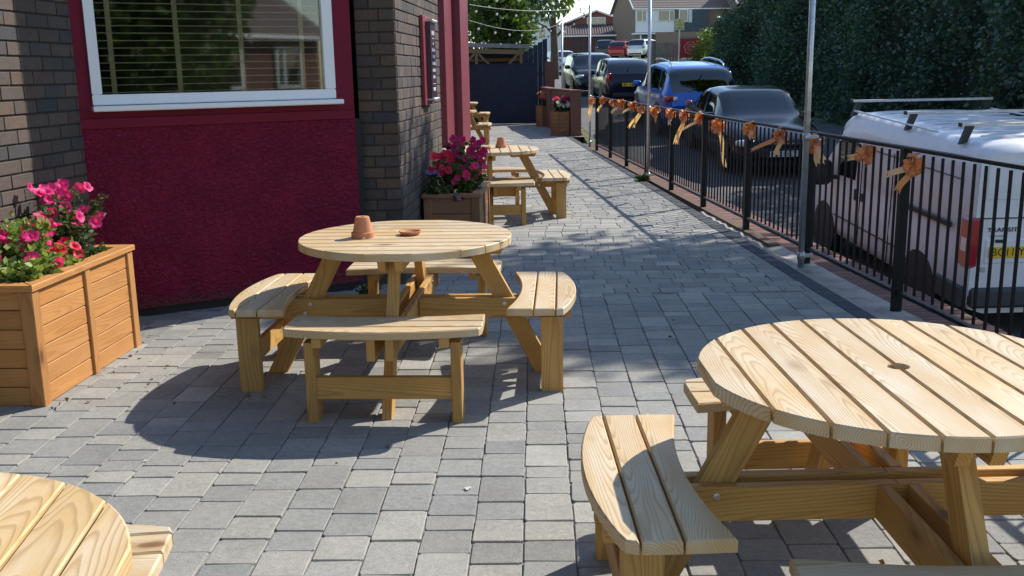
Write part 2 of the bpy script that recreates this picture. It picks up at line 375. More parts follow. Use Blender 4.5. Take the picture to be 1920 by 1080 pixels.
def clip_right(poly, f):                       # keep the part with X <= f(Y)
    out = []
    for i in range(len(poly)):
        p, q = poly[i - 1], poly[i]; dp, dq = f(p[1]) - p[0], f(q[1]) - q[0]
        if (dp >= 0) != (dq >= 0):
            t = dp / (dp - dq); out.append((p[0] + (q[0] - p[0]) * t, p[1] + (q[1] - p[1]) * t))
        if dq >= 0: out.append(q)
    return out
def block_outline(la, lb, r):
    ha, hb = la / 2 - .0022, lb / 2 - .0022; P = []
    for sx_, sy_ in ((-1, -1), (1, -1), (1, 1), (-1, 1)):
        c = .003 + .010 * r.random(); c2 = .003 + .010 * r.random(); j = lambda: r.uniform(-.0032, .0026)
        p1 = (sx_ * hb + j(), sy_ * (ha - c) + j()); p2 = (sx_ * (hb - c2) + j(), sy_ * ha + j())
        P += [p2, p1] if sx_ * sy_ < 0 else [p1, p2]
    return P
def wall_x(Y):                                  # rough left limit of paving that can be seen
    if Y < 6.2: return -2.95
    if Y < 7.3: return -2.75 + (Y - 6.2) * 1.5
    if Y < 9.6: return -1.0
    return -2.6
blocks = []                                     # (centre, len along, len across, rotation)
R = random.Random(3)
for k in range(-18, 14):
    b = k * .1765 + .03; a = .9 + R.random() * .15
    while a < 6.93:
        l = R.choice((.118, .15, .175, .175, .235)); l = min(l, 6.95 - a)
        if l > .05: blocks.append((ab(a + l / 2, b), l, .1765))
        a += l
a = 6.955
while a < 30.6:
    b = -2.9 + R.random() * .2
    while b < 2.3:
        l = R.choice((.165, .165, .21, .25)); blocks.append((ab(a + .083, b + l / 2), .166, l)); b += l
    a += .1665
cand = []
for (c, la, lb) in blocks:
    if c[0] < wall_x(c[1]) or c[0] - lb / 2 > sx(c[1]) - .02: continue
    px, py, d = project(c[0], c[1], 0)
    inside = -60 < px < 1980 and py < 1110
    cand.append((c, la, lb, (0 if inside else 1, d)))
# hidden under the left planter and behind the far side of the near tables: still built, only listed later
cand.sort(key=lambda t: t[3])
shared = {}
joined = MB(); tints = []
nsolo = 0
for c, la, lb, key in cand:
    r = random.Random(hash((round(c[0], 3), round(c[1], 3))) & 0xffff)
    whole = c[0] + max(la, lb) / 2 + .02 < sx(c[1])
    rz = -AZ + r.uniform(-.012, .012); zt = r.uniform(-.002, .003)
    if key[0] == 0 and nsolo < 298 and whole:
        kk = (round(la, 3), round(lb, 3), r.randrange(3))
        if kk not in shared:
            shared[kk] = MB().prism(block_outline(la, lb, random.Random(str(kk))), -.05, 0, .003).mesh('paving_block')
        o = link('paving_block', shared[kk], M['paver'], patio, (c[0], c[1], zt), (r.uniform(-.006, .006), r.uniform(-.006, .006), rz))
        nsolo += 1
    else:
        P = [(rot2(p, rz)[0] + c[0], rot2(p, rz)[1] + c[1]) for p in block_outline(la, lb, r)]
        if not whole:
            P = clip_right(P, lambda y: sx(y) - .003)
            if len(P) < 3: continue
        k0 = len(joined.V); joined.prism(P, -.04, zt, .003)
        tints += [r.random()] * (len(joined.V) - k0)
jm = joined.mesh('paving_field'); at = jm.attributes.new('tint', 'FLOAT', 'POINT'); at.data.foreach_set('value', tints)
link('paving_field', jm, M['paver'], patio, kind='stuff')
# dark edging course
edge = MB(); tints = []; y = 1.2; shared = {}
while y < 24.2:
    l = .205; x0, x1 = sx(y + l / 2) + .002, sx(y + l / 2) + .128
    if y < 18:
        kk = R.randrange(4)
        if kk not in shared: shared[kk] = MB().prism(block_outline(l, .13, R), -.05, 0, .005).mesh('edging_block')
        link('edging_block', shared[kk], M['edge'], patio, ((x0 + x1) / 2, y + l / 2, R.uniform(-.002, .002)), (0, 0, .045))
    else:
        k0 = len(edge.V); edge.prism([(rot2(p, .045)[0] + (x0 + x1) / 2, rot2(p, .045)[1] + y + l / 2) for p in block_outline(l, .13, R)], -.04, 0, .005)
        tints += [R.random()] * (len(edge.V) - k0)
    y += l
jm = edge.mesh('edging_course'); at = jm.attributes.new('tint', 'FLOAT', 'POINT'); at.data.foreach_set('value', tints)
link('edging_course', jm, M['edge'], patio, kind='stuff')
# rough concrete haunching between the edging and the fence, then bare soil further on
def strip(name, y0, y1, f0, f1, z, mat, amp, step=.12, nxs=5, seed=1):
    r = random.Random(seed); ny = int((y1 - y0) / step) + 1; V = []
    for j in range(ny + 1):
        y = y0 + (y1 - y0) * j / ny
        for i in range(nxs + 1):
            t = i / nxs; e = amp * .35 if i in (0, nxs) else amp
            V.append((f0(y) + (f1(y) - f0(y)) * t, y, z + r.uniform(-e, e)))
    F = [(j * (nxs + 1) + i, j * (nxs + 1) + i + 1, (j + 1) * (nxs + 1) + i + 1, (j + 1) * (nxs + 1) + i) for j in range(ny) for i in range(nxs)]
    return tag(link(name, mesh(name, V, F, True), mat), kind='structure')
strip('concrete_haunching', 1, 11.2, lambda y: sx(y) + .131, lambda y: fx(y) + .07 + .0 * y, -.035, M['concrete'], .010)
strip('soil', 11.2, 24, lambda y: sx(y) + .131, lambda y: fx(y) + .07, -.085, M['soil'], .02, seed=4)

# ---------------- brick-on-edge ledge outside the fence, standing above the road
ledge = empty('brick_ledge', (fx(12) + .3, 12, -1), 0, 'low red brick ledge along the outside of the black railings', 'wall')
mb = MB(); P0 = Vector((fx(12) + .3, 12, -1)); yy = [0.5, 4, 8, 12, 16, 20, 22.5]
for y0, y1 in zip(yy[:-1], yy[1:]):
    q = []
    for y in (y0, y1):
        for dx, z in ((.055, -2.2), (.055, -.112), (.495, -.112), (.495, -2.2)): q.append(Vector((fx(y) + dx, y, z)) - P0)
    mb.add(q, [(0, 1, 5, 4), (1, 2, 6, 5), (2, 3, 7, 6)] + ([(3, 2, 1, 0)] if y0 == .5 else []) + ([(4, 5, 6, 7)] if y1 == 22.5 else []))
mb.obj('ledge_core', M['redbrick'], ledge)
bm_ = [MB().box((0, 0, 0), (.205, .066, .065), ch=.005).mesh('brick') for _ in range(1)]
rest = MB(); tints = []; nb = 0; y = 1.0
while y < 22.4:
    for i in range(2):
        c = Vector((fx(y) + .168 + i * .214, y, -.092 + R.uniform(-.003, .003))) - P0
        if 4.6 < y < 14.8:
            link('brick', bm_[0], M['redbrick'], ledge, c, (0, 0, .0588 + R.uniform(-.02, .02))); nb += 1
        else:
            k0 = len(rest.V); rest.box(c, (.205, .066, .065), .0588, ch=.005); tints += [R.random()] * (len(rest.V) - k0)
    y += .0755
jm = rest.mesh('brick_course'); at = jm.attributes.new('tint', 'FLOAT', 'POINT'); at.data.foreach_set('value', tints)
link('brick_course', jm, M['redbrick'], ledge, kind='stuff')
print('solo blocks', nsolo, 'ledge bricks', nb)

# ================================================================ the pub
PA = Vector((-2.525, 6.477, 0)); PU = Vector((.86984, .49333, 0)); PN = Vector((.49333, -.86984, 0))
PZ = atan2(PU.y, PU.x)
PB = Vector((-2.72, 6.366, 0))
pub = empty('pub_building', PB, 0, 'dark brick pub with maroon render, white framed window and brick pier', 'building')
def pw(s, z, d): return PA + PU * s + PN * d + Vector((0, 0, z)) - PB
def pbox(s0, s1, z0, z1, d0, d1, name, mat, parent=None, ch=0, par_off=None):
    c = pw((s0 + s1) / 2, (z0 + z1) / 2, (d0 + d1) / 2)
    return MB().box((0, 0, 0), (s1 - s0, abs(d1 - d0), z1 - z0), ch=ch).obj(name, mat, parent or pub, c - (par_off or Vector()), (0, 0, PZ))
# roughcast panel under the window
m, nt, bs = nodes('maroon_roughcast'); M['roughcast'] = m
tc = N(nt, 'ShaderNodeTexCoord')
L(nt, ramp(nt, noise(nt, tc.outputs['Object'], 4, 5), [(.3, (.135, .006, .026)), (.7, (.205, .009, .036))]), bs.inputs['Base Color'])
spz = N(nt, 'ShaderNodeSeparateXYZ'); L(nt, tc.outputs['Object'], spz.inputs[0])
dm = math_(nt, 'ADD', math_(nt, 'MULTIPLY', math_(nt, 'ADD', spz.outputs[2], .60), -4.5), math_(nt, 'MULTIPLY', noise(nt, tc.outputs['Object'], 9, 6, .7), 1.25))
dirt = ramp(nt, dm, [(.12, 0), (.75, .55)])
scf = ramp(nt, noise(nt, scaled(nt, tc.outputs['Object'], (3, 3, 1.2)), 2.2, 6, .75), [(.60, 0), (.78, .22)])
basec = bs.inputs['Base Color'].links[0].from_socket
L(nt, mix(nt, scf, mix(nt, dirt, basec, (.085, .055, .045)), (.22, .05, .06)), bs.inputs['Base Color'])
bs.inputs['Roughness'].default_value = .5; bs.inputs['Specular IOR Level'].default_value = .18
hv = noise(nt, scaled(nt, tc.outputs['Object'], (30, 30, 42)), 1.0, 3, .55, .6)
bump(nt, bs, ramp(nt, hv, [(.35, 0), (.62, 1)]), .9, .012)
# real relief as well: a displaced grid
gx, gzn = 120, 80; V = []; r = np.random.default_rng(5)
hh = r.random((gzn + 1, gx + 1))
hh = (hh + np.roll(hh, 1, 1) + np.roll(hh, 1, 0)) / 3
for j in range(gzn + 1):
    for i in range(gx + 1):
        V.append((-.925 + 1.849 * i / gx, -.004 * hh[j, i], -.603 + 1.206 * j / gzn))
F = [(j * (gx + 1) + i, j * (gx + 1) + i + 1, (j + 1) * (gx + 1) + i + 1, (j + 1) * (gx + 1) + i) for j in range(gzn) for i in range(gx)]
link('rendered_panel', mesh('rendered_panel', V, F, True), M['roughcast'], pub, pw(.6955, .653, 0), (0, 0, PZ))
pbox(-.24, 1.67, -.1, 1.255, -.25, -.012, 'panel_core', M['dark'])  # dark colour stands in for shadow in the gap beside the pier
pbox(-.235, 1.615, 1.257, 1.322, -.2, .014, 'ledge_board', M['maroon'], ch=.003)
pbox(-.29, -.143, 1.323, 6.0, -.2, -.004, 'reveal_board', M['maroon'])
pbox(1.482, 1.62, 1.323, 6.0, -.2, -.004, 'reveal_board', M['maroon'])
pbox(-.142, 1.481, 2.86, 6.0, -.2, -.004, 'reveal_board', M['maroon'])
pbox(-.142, 1.481, 1.323, 1.4035, -.2, -.004, 'reveal_board', M['maroon'])
# window
win = pbox(-.140, 1.478, 1.404, 1.470, -.03, .022, 'window', M['white_upvc'], ch=.006)
wl_ = pw(.669, 1.437, -.004)
for s0, s1, z0, z1 in ((-.140, -.078, 1.4705, 2.80), (1.403, 1.478, 1.4705, 2.80), (-.140, 1.478, 2.8005, 2.86)):
    MB().box((0, 0, 0), (s1 - s0, .052, z1 - z0), ch=.006).obj('window_frame', M['white_upvc'], win, ((s0 + s1) / 2 - .669, 0, (z0 + z1) / 2 - 1.437))
MB().box((0, 0, 0), (1.655, .115, .034), ch=.006).obj('window_sill', M['white_upvc'], win, (.01, -.045, 1.383 - 1.437))
MB().box((0, 0, 0), (1.481, .006, 1.33)).obj('window_pane', M['glass'], win, (.662 - .669, .005, 2.135 - 1.437))
mb = MB()                                        # dim room behind the glass
for (s, z, ds, dz, d0, d1) in ((.37, 2.1, 2.5, 2.2, -2.6, -2.5), (-.85, 2.1, .05, 2.2, -2.5, -.21), (1.60, 2.1, .05, 2.2, -2.5, -.21), (.37, 3.2, 2.5, .05, -2.5, -.21), (.37, 1.0, 2.5, .05, -2.5, -.26)):
    mb.box((s - .67, -(d0 + d1) / 2, z - 2.1), (ds, d1 - d0, dz))
mb.obj('room_shell', M['dark'], pub, pw(.67, 2.1, 0), (0, 0, PZ))
# blind
M['slat'] = plain('bronze_slat', (.58, .46, .25), .45, .1)
M['tape'] = plain('khaki_tape', (.38, .31, .17), .8)
bl = empty('window_blind', PA + PU * .66 + PN * -.10 + Vector((0, 0, 1.44)), PZ, 'bronze venetian blind hanging behind the white framed window', 'blind')
sm_ = MB().box((0, 0, 0), (1.475, .048, .003)).mesh('slat')
for i in range(28): link('slat', sm_, M['slat'], bl, (0, 0, .04 + i * .0468), (radians(-4), 0, 0))
MB().box((0, 0, 0), (1.475, .05, .02)).obj('bottom_rail', M['slat'], bl, (0, 0, .016))
for s in (.012, .428, .852, 1.279): MB().box((0, 0, 0), (.032, .003, 1.35)).obj('ladder_tape', M['tape'], bl, (s - .66, -.027, .68))

# brick courses
CH = .0813
def brickwork(parent, P0, az, length, z0, z1, pattern, solo, depth, seed, name='brick', flip=1, thick=.05, proud=.008):
    """bricks on a plane through P0, running along az; solo(s, z) says which are pieces of their own"""
    d = Vector((sin(az), cos(az), 0)); n = Vector((cos(az), -sin(az), 0)) * flip; r = random.Random(seed)
    jo = MB(); tints = []; cnt = 0; rzz = pi / 2 - az; cache = {}
    k = 0; z = z0
    while z < z1:
        for s0, s1 in pattern(k, length, r):
            l = s1 - s0 - .010; s = (s0 + s1) / 2
            if l < .02: continue
            c = P0 + d * s + n * (proud - thick / 2 + r.uniform(-.0015, .0015)) + Vector((0, 0, z + CH / 2)) - parent_loc(parent)
            if solo(s, z + CH / 2):
                l = round(l, 3)
                if l not in cache: cache[l] = MB().box((0, 0, 0), (l, thick, CH - .011), ch=.003).mesh(name)
                link(name, cache[l], M['brick'], parent, c, (0, 0, rzz + r.uniform(-.004, .004))); cnt += 1
            else:
                k0 = len(jo.V); jo.box(c, (l, thick, CH - .011), rzz, ch=.003); tints += [r.random()] * (len(jo.V) - k0)
        z += CH; k += 1
    if jo.V:
        jm = jo.mesh('brick_field'); at = jm.attributes.new('tint', 'FLOAT', 'POINT'); at.data.foreach_set('value', tints)
        link('brick_field', jm, M['brick'], parent, kind='stuff')
    return cnt
def parent_loc(p):
    v = p.location.copy()
    while p.parent: p = p.parent; v += p.location
    return v
def stretcher(k, length, r):
    s = -length - (.1125 if k % 2 else 0); out = []
    while s < 0:
        out.append((s, min(s + .225, 0))); s += .225
    return out
def pier_front(k, length, r):
    t = .105 if k % 2 else .175
    return [(0, t), (t, length)]
def flemish(k, length, r):
    s = 0; out = []; i = k
    while s < length - .01:
        l = .112 if (i + (r.random() < .3)) % 3 == 0 else .222
        if s == 0: l = .10 if k % 2 else .20
        out.append((s, min(s + l, length))); s += l; i += 1
    return out
# left wall, running towards the camera along the patio
LAZ = radians(5.2)
ld = Vector((sin(LAZ), cos(LAZ), 0)); ln_ = Vector((cos(LAZ), -sin(LAZ), 0))
wl1 = MB().box((0, 0, 0), (9.0, .3, 6.1), pi / 2 - LAZ).obj('brick_wall', M['mortar'], pub, ld * -4.5 + ln_ * -.152 + Vector((0, 0, 2.95)))
wparent = wl1
n1 = brickwork(wparent, PB, LAZ, 2.4, -.005, 3.15, stretcher, lambda s, z: s > -1.0 and .62 < z < 2.12, .05, 11)
# pier
QC = Vector((-.820, 7.40, 0)); QAZ = radians(3.7); qd = Vector((sin(QAZ), cos(QAZ), 0))
QL = 2.37
mb = MB(); q = [QC + Vector((-.285, 0, 0)), QC, QC + qd * QL, QC + qd * QL + Vector((-2.2, .2, 0)), QC + Vector((-2.0, 1.2, 0)), QC + Vector((-.285, .5, 0))]
mb.prism([(v.x - QC.x, v.y - QC.y) for v in q], -.1, 6.0)
pparent = mb.obj('brick_pier', M['mortar'], pub, QC - PB)
n2 = brickwork(pparent, QC + Vector((-.285, 0, 0)), radians(90), .293, -.005, 3.15, pier_front, lambda s, z: .42 < z < 2.12, .05, 12)
n3 = brickwork(pparent, QC + qd * .012, QAZ, QL - .012, -.005, 3.15, flemish, lambda s, z: .62 < z < 2.12, .05, 13)
print('bricks', n1, n2, n3)
# notice case on the side of the pier
M['sign_maroon'] = plain('sign_maroon', (.20, .022, .036), .45)
M['sign_plum'] = plain('sign_plum', (.040, .012, .030), .35)
qn = Vector((cos(QAZ), -sin(QAZ), 0))
ns = empty('notice_board', QC + qd * 1.40 + qn * .012 + Vector((0, 0, 1.30)), pi / 2 - QAZ, 'tall plum notice case with white lettering on a maroon board on the pier', 'sign')
# local: x along the wall (away from the camera), -y out of the wall
MB().box((0, -.014, .372), (.50, .028, .745), ch=.003).obj('backing_board', M['sign_maroon'], ns)
MB().box((.05, -.048, .375), (.30, .04, .655), ch=.004).obj('notice_case', M['sign_plum'], ns)
for z in (.045, .705): MB().box((.05, -.058, z), (.31, .066, .026), ch=.008).obj('end_cap', M['galv'], ns)
for (f, w, h) in ((.13, .16, .035), (.20, .12, .004), (.27, .05, .022), (.355, .17, .026), (.44, .12, .026), (.53, .19, .026), (.62, .18, .026), (.71, .13, .026), (.80, .14, .004), (.86, .14, .010), (.885, .12, .010)):
    z = .69 - f * .64; mb = MB()
    if h > .015:
        k = max(3, int(w / .022)); ws = w / k; rr = random.Random(int(f * 1000))
        for i in range(k):
            x = .05 - w / 2 + (i + .5) * ws
            mb.box((x - ws * .22, -.069, z), (ws * .22, .002, h)); mb.box((x + ws * .18, -.069, z), (ws * .18, .002, h))
            mb.box((x, -.069, z + rr.choice((-1, 0, 1)) * h * .38), (ws * .55, .002, h * .22))
    else: mb.box((.05, -.069, z), (w, .002, h))
    mb.obj('lettering', M['white_print'], ns)
# maroon boarded piers further along the front
def pier(x0, x1, y0, ln, name):
    mb = MB(); a = Vector((x0, y0)); b = Vector((x1, y0)); c = b + Vector((sin(QAZ), cos(QAZ))) * ln; d = Vector((x0 - .3, c.y))
    mb.prism([(v.x - PB.x, v.y - PB.y) for v in (a, b, c, d)], -.1, 3.2)
    return mb.obj(name, M['maroon_pier'], pub)
pier(-2.4, -.892, 14.5, .95, 'boarded_pier'); pier(-2.4, -.712, 15.452, 1.15, 'boarded_pier')
for x, y in ((-1.02, 14.5), (-.79, 15.452)):
    MB().box((0, 0, 0), (.012, .02, 3.2)).obj('cover_strip', M['maroon_pier'], pub, Vector((x, y - .008, 1.55)) - PB)
# back wall of the recess behind the far tables
MB().box((0, 0, 0), (.3, 14, 3.3)).obj('recess_wall', M['brick'], pub, Vector((-2.75, 23.6, 1.55)) - PB)
MB().box((0, 0, 0), (.3, 5.2, 3.3)).obj('recess_wall', M['brick'], pub, Vector((-2.75, 12.0, 1.55)) - PB)
# ================================================================ picnic tables
def arc_plank(y0, y1, r, hole=0, n=7):
    """outline of one tabletop plank, cut to the circle of radius r"""
    P = []
    ysr = [y0 + (y1 - y0) * i / n for i in range(n + 1)]
    R_ = [(sqrt(max(r * r - y * y, 0)), y) for y in ysr]
    Lf = [(-x, y) for x, y in reversed(R_)]
    P = R_ + Lf
    if hole and y0 >= 0:      # notch in the lower edge, between the last left and the first right point
        P = P + [(hole * cos(t), y0 + hole * sin(t)) for t in [pi - pi * i / 6 for i in range(7)]]
    if hole and y1 <= 0:      # notch in the upper edge, between right end and left end
        k = len(R_); P = R_ + [(hole * cos(t), y1 - hole * sin(t)) for t in [pi * i / 6 for i in range(7)]] + Lf
    out = [P[0]]
    for p in P[1:]:
        if (Vector(p) - Vector(out[-1])).length > 1e-4: out.append(p)
    if (Vector(out[0]) - Vector(out[-1])).length < 1e-4: out.pop()
    return out
TR = .555
def make_table(rz, loc, label):
    t = empty('picnic_table', loc, rz, label, 'picnic table', 'round picnic tables on the patio')
    w = 2 * TR / 10
    for i in range(10):
        y0, y1 = -TR + i * w + .0035, -TR + (i + 1) * w - .0035
        ym = (y0 + y1) / 2
        hole = .029 if i in (4, 5) else 0
        yy0, yy1 = (y0, y1)
        P = arc_plank(max(y0, -TR + .012), min(y1, TR - .012), TR)
        if hole:
            P = arc_plank(y0, y1, TR, 0)
            edge = y1 if i == 4 else y0; sg = -1 if i == 4 else 1
            notch = [(hole * cos(a), edge + sg * max(0, hole * sin(a) - .0035)) for a in [pi * k / 10 for k in range(0, 11)]]
            if i == 4:   # upper edge runs right -> left
                k = [j for j, p in enumerate(P) if abs(p[1] - y1) < 1e-6 and p[0] > 0][-1]; P = P[:k + 1] + notch + P[k + 1:]
            else:        # lower edge runs left -> right, closing the outline
                P = P + notch[::-1]
        P = [(x, y - ym) for x, y in P]
        MB().prism(P, -.019, .019, .004).obj('tabletop_plank', M['top'], t, (0, ym, .721))
    # seats, legs, rails on each of the four sides: local frame with +r pointing outwards
    for q in range(4):
        A = q * pi / 2
        def put(mb, name, mat, loc, rot=(0, 0, 0)):
            x, y = rot2((loc[0], loc[1]), A)
            return mb.obj(name, mat, t, (x, y, loc[2]), (rot[0], rot[1], rot[2] + A))
        # seat of three planks across the radius; plank length runs along the tangent (local x after a quarter turn)
        def inner(u): return .602 - .29 * u * u
        def outer(u): return .890 - .33 * u * u
        bands = [(None, .675), (.682, .782), (.789, None)]
        HL = .455
        for k, (a, b) in enumerate(bands):
            us = [-HL + 2 * HL * i / 14 for i in range(15)]
            lo = [(u, inner(u) if a is None else a) for u in us]; hi = [(u, outer(u) if b is None else b) for u in reversed(us)]
            if b is not None or True:
                c = .02
                P = lo[:]; P2 = hi[:]
                if k == 0: P[0] = (P[0][0] + .004, P[0][1] + c * .3); P[-1] = (P[-1][0] - .004, P[-1][1] + c * .3)
                if k == 2: P2[0] = (P2[0][0] - .012, P2[0][1]); P2[-1] = (P2[-1][0] + .012, P2[-1][1])
            P = P + P2
            rc = sum(p[1] for p in P) / len(P)
            # object x axis = tangent (grain), object y axis = radius; tangent of side q is the +y direction turned by A
            Pl = [(u, -(rr - rc)) for u, rr in P]
            Pl = Pl[::-1]
            x, y = rot2((rc, 0), A)
            MB().prism(Pl, -.0175, .0175, .005).obj('seat_plank', M['top'], t, (x, y, .4325), (0, 0, A + pi / 2))
        # bench legs and their rail
        for sgn in (-1, 1):
            put(MB().box((0, 0, 0), (.385, .046, .11), ch=.003), 'bench_leg', M['frame'], (.765, sgn * .335, .1925), (0, -pi / 2, 0))
            put(MB().box((0, 0, 0), (.25, .042, .045), ch=.003), 'seat_bearer', M['frame'], (.735, sgn * .288, .392))
        put(MB().box((0, 0, 0), (.624, .036, .105), ch=.003), 'bench_rail', M['frame'], (.785, 0, .163), (0, 0, pi / 2))
        # raked leg
        x0, z0, x1, z1 = .352, .70, .725, 0.012; ln = sqrt((x1 - x0) ** 2 + (z1 - z0) ** 2); th = atan2(z0 - z1, x1 - x0)
        hw = .046; dx = hw / sin(th)
        V = [(x, yv, z) for yv in (-.0225, .0225) for x, z in ((x0 - dx, z0), (x0 + dx, z0), (x1 + dx, 0), (x1 - dx, 0))]
        # build in its own frame so that the grain follows the leg
        Mi = Matrix.Rotation(th, 3, 'Y'); c = Vector(((x0 + x1) / 2, 0, (z0 + z1) / 2))
        Rl = Matrix.Rotation(th, 3, 'Y')          # turns local x down along the leg
        Vl = [Rl.inverted() @ (Vector(v) - c) for v in V]
        mb = MB(); mb.add(Vl, [(0, 1, 2, 3), (7, 6, 5, 4), (0, 4, 5, 1), (1, 5, 6, 2), (2, 6, 7, 3), (3, 7, 4, 0)])
        px, py = rot2((c.x, 0), A)
        o = mb.obj('leg', M['frame'], t, (px, py, c.z)); o.rotation_euler = (Matrix.Rotation(A, 3, 'Z') @ Rl).to_euler()
        # pair of beams sandwiching the leg; the pair across the planks runs through
        r0 = .066 if q % 2 == 0 else 0.0
        for sgn in (-1, 1):
            put(MB().box((0, 0, 0), (.86 - r0, .036, .105), ch=.003), 'beam', M['frame'], ((.86 + r0) / 2, sgn * .0425, .3595))
            zb = .66
            V = [(x, yv, z) for yv in (-.018, .018) for x, z in ((.20, .7015), (.20 + .035, .648), (.50, .648), (.525, .7015))]
            mb = MB(); mb.add([(v[0] - .36, v[1], v[2] - .675) for v in V], [(0, 1, 2, 3), (7, 6, 5, 4), (0, 4, 5, 1), (1, 5, 6, 2), (2, 6, 7, 3), (3, 7, 4, 0)])
            put(mb, 'batten', M['frame'], (.36, sgn * .041, .675))
            for bx, bz in ((.515, .385), (.545, .335)):
                put(MB().lathe([(.011, 0), (.011, .004), (.006, .005), (.006, .009)], 8, M=Matrix.Rotation(-sgn * pi / 2, 3, 'X')), 'bolt', M['galv'], (bx, sgn * .0605, bz))
    return t
T1 = make_table(radians(-3.0), (-.552, 5.13, 0), 'round pine picnic table beside the maroon panel, with an upturned pot and saucer')
T2 = make_table(radians(90.5), (1.083, 2.672, 0), 'nearest round pine picnic table at lower right with a bare parasol hole')
T0 = make_table(radians(97), (-1.225, 1.475, 0), 'round pine picnic table cut off by the bottom left corner')
T3 = make_table(radians(92), (-.225, 11.02, 0), 'round pine picnic table behind the flower planter at the brick pier')
T4 = make_table(radians(90), (-1.27, 22.35, 0), 'nearer of two picnic tables half hidden by the maroon piers')
T5 = make_table(radians(88), (-1.42, 28.5, 0), 'farther of two half hidden picnic tables, next to the navy gate')

# ---------------- pots and saucers
def pot(x, y, z, label, s=1.0):
    t = empty('plant_pot', (x, y, z), 0, label, 'plant pot')
    k = s
    prof = [(.058 * k, .0), (.060 * k, .0), (.060 * k, .028 * k), (.052 * k, .030 * k), (.036 * k, .105 * k), (.033 * k, .109 * k), (.012 * k, .109 * k), (.012 * k, .105 * k), (.030 * k, .103 * k), (.045 * k, .03 * k), (.052 * k, .0), (.058 * k, 0)]
    bm = MB().lathe(prof, 32)
    bm.obj('pot_body', M['terracotta'], t, smooth=False)
    a = radians(-78)
    # white v at the rim notch: paints the light showing through under the pot
    MB().add([(.0605 * k * cos(a + d), .0605 * k * sin(a + d), zz) for d, zz in ((-.16, .0005), (.16, .0005), (0, .012 * k))], [(0, 1, 2)]).obj('lit_rim_notch', M['plate_white'], t)
    return t
def saucer(x, y, z, label, s=1.0):
    prof = [(.0, .004), (.040, .004), (.052, .018), (.058, .022), (.060, .020), (.056, .012), (.044, 0), (0, 0)]
    o = MB().lathe([(r * s, h * s) for r, h in prof], 32).obj('saucer', M['terracotta'], None, (x, y, z), smooth=True)
    return tag(o, label, 'saucer')
pot(-.77, 5.09, .7405, 'upturned terracotta pot on the table beside the maroon panel')
saucer(-.53, 5.15, .7405, 'terracotta saucer on the table beside the maroon panel')
pot(-.095, 11.15, .7405, 'upturned terracotta pot on the table behind the flower planter', 1.05)
saucer(-.27, 10.98, .7405, 'terracotta saucer on the table behind the flower planter', 1.15)

# ================================================================ planters
def make_planter(name, loc, az, Lx, Ly, H, mat, label, rows, posts_long=(0,), post=.07):
    """box planter: origin at one bottom corner; local +x = run of the long face (along az), local -y... depth to the left"""
    t = empty(name, loc, pi / 2 - az, label, 'planter')
    rim = .030; h0 = H - rim; bh = h0 / rows
    # long faces (y = 0 is the face seen, y = Ly behind)
    for yf in (.018, Ly - .018):
        for k in range(rows):
            for a, b in zip((post * .6,) + tuple(posts_long), tuple(posts_long) + (Lx - post * .6,)):
                MB().box((0, 0, 0), (b - a - .002, .022, bh - .004), ch=.003).obj('board', mat, t, ((a + b) / 2, yf, bh * (k + .5)))
        for p in posts_long:
            yy = -.006 if yf < Ly / 2 else Ly + .006
            MB().box((0, 0, 0), (h0, post * .8, .028), ch=.003).obj('post', mat, t, (p, yy + (.012 if yf < Ly / 2 else -.012), h0 / 2), (pi / 2, -pi / 2, 0))
    for xf in (.018, Lx - .018):
        for k in range(rows):
            MB().box((0, 0, 0), (Ly - post * 1.2, .022, bh - .004), ch=.003).obj('board', mat, t, (xf, Ly / 2, bh * (k + .5)), (0, 0, pi / 2))
    for x in (post / 2 - .006, Lx - post / 2 + .006):
        for y in (post / 2 - .006, Ly - post / 2 + .006):
            MB().box((0, 0, 0), (h0 - .001, post, post), ch=.004).obj('corner_post', mat, t, (x, y, h0 / 2), (0, -pi / 2, 0))
    w = .085; o_ = .018
    def tr(p, nm): MB().prism(p, 0, rim, .004).obj(nm, mat, t, (0, 0, h0 + .0005))
    a0, a1, b0, b1 = -o_, Lx + o_, -o_, Ly + o_
    def board(q):
        cx = sum(p[0] for p in q) / 4; cy = sum(p[1] for p in q) / 4
        e = max(((Vector(q[i]) - Vector(q[i - 1])) for i in range(4)), key=lambda v: v.length); ang = atan2(e.y, e.x)
        P = [rot2((p[0] - cx, p[1] - cy), -ang) for p in q]
        MB().prism(P, -rim / 2, rim / 2, .004).obj('rim_board', mat, t, (cx, cy, h0 + rim / 2), (0, 0, ang))
    g = .001
    board([(a0, b0), (a1, b0), (a1 - w, b0 + w), (a0 + w, b0 + w)])
    board([(a1, b0 + g), (a1, b1 - g), (a1 - w, b1 - w - g), (a1 - w, b0 + w + g)])
    board([(a1, b1), (a0, b1), (a0 + w, b1 - w), (a1 - w, b1 - w)])
    board([(a0, b1 - g), (a0, b0 + g), (a0 + w, b0 + w + g), (a0 + w, b1 - w - g)])
    MB().box((Lx / 2, Ly / 2, H - .07), (Lx - .08, Ly - .08, .02)).obj('compost', M['soil'], t)
    return t
# local +y must point left (away from the patio): run is az, so +y = left of the run. good
PL = make_planter('flower_planter', (-2.305, 4.633, 0), radians(3.2), 1.12, .53, .612, M['planter'], 'large orange stained wooden planter of bright pink petunias at the left wall', 6, (.56,))
P2 = make_planter('flower_planter', (-.262, 8.20, 0), radians(3.7), .98, .46, .58, M['planter2'], 'brown wooden planter of crimson petunias against the brick pier', 4, (.49,))

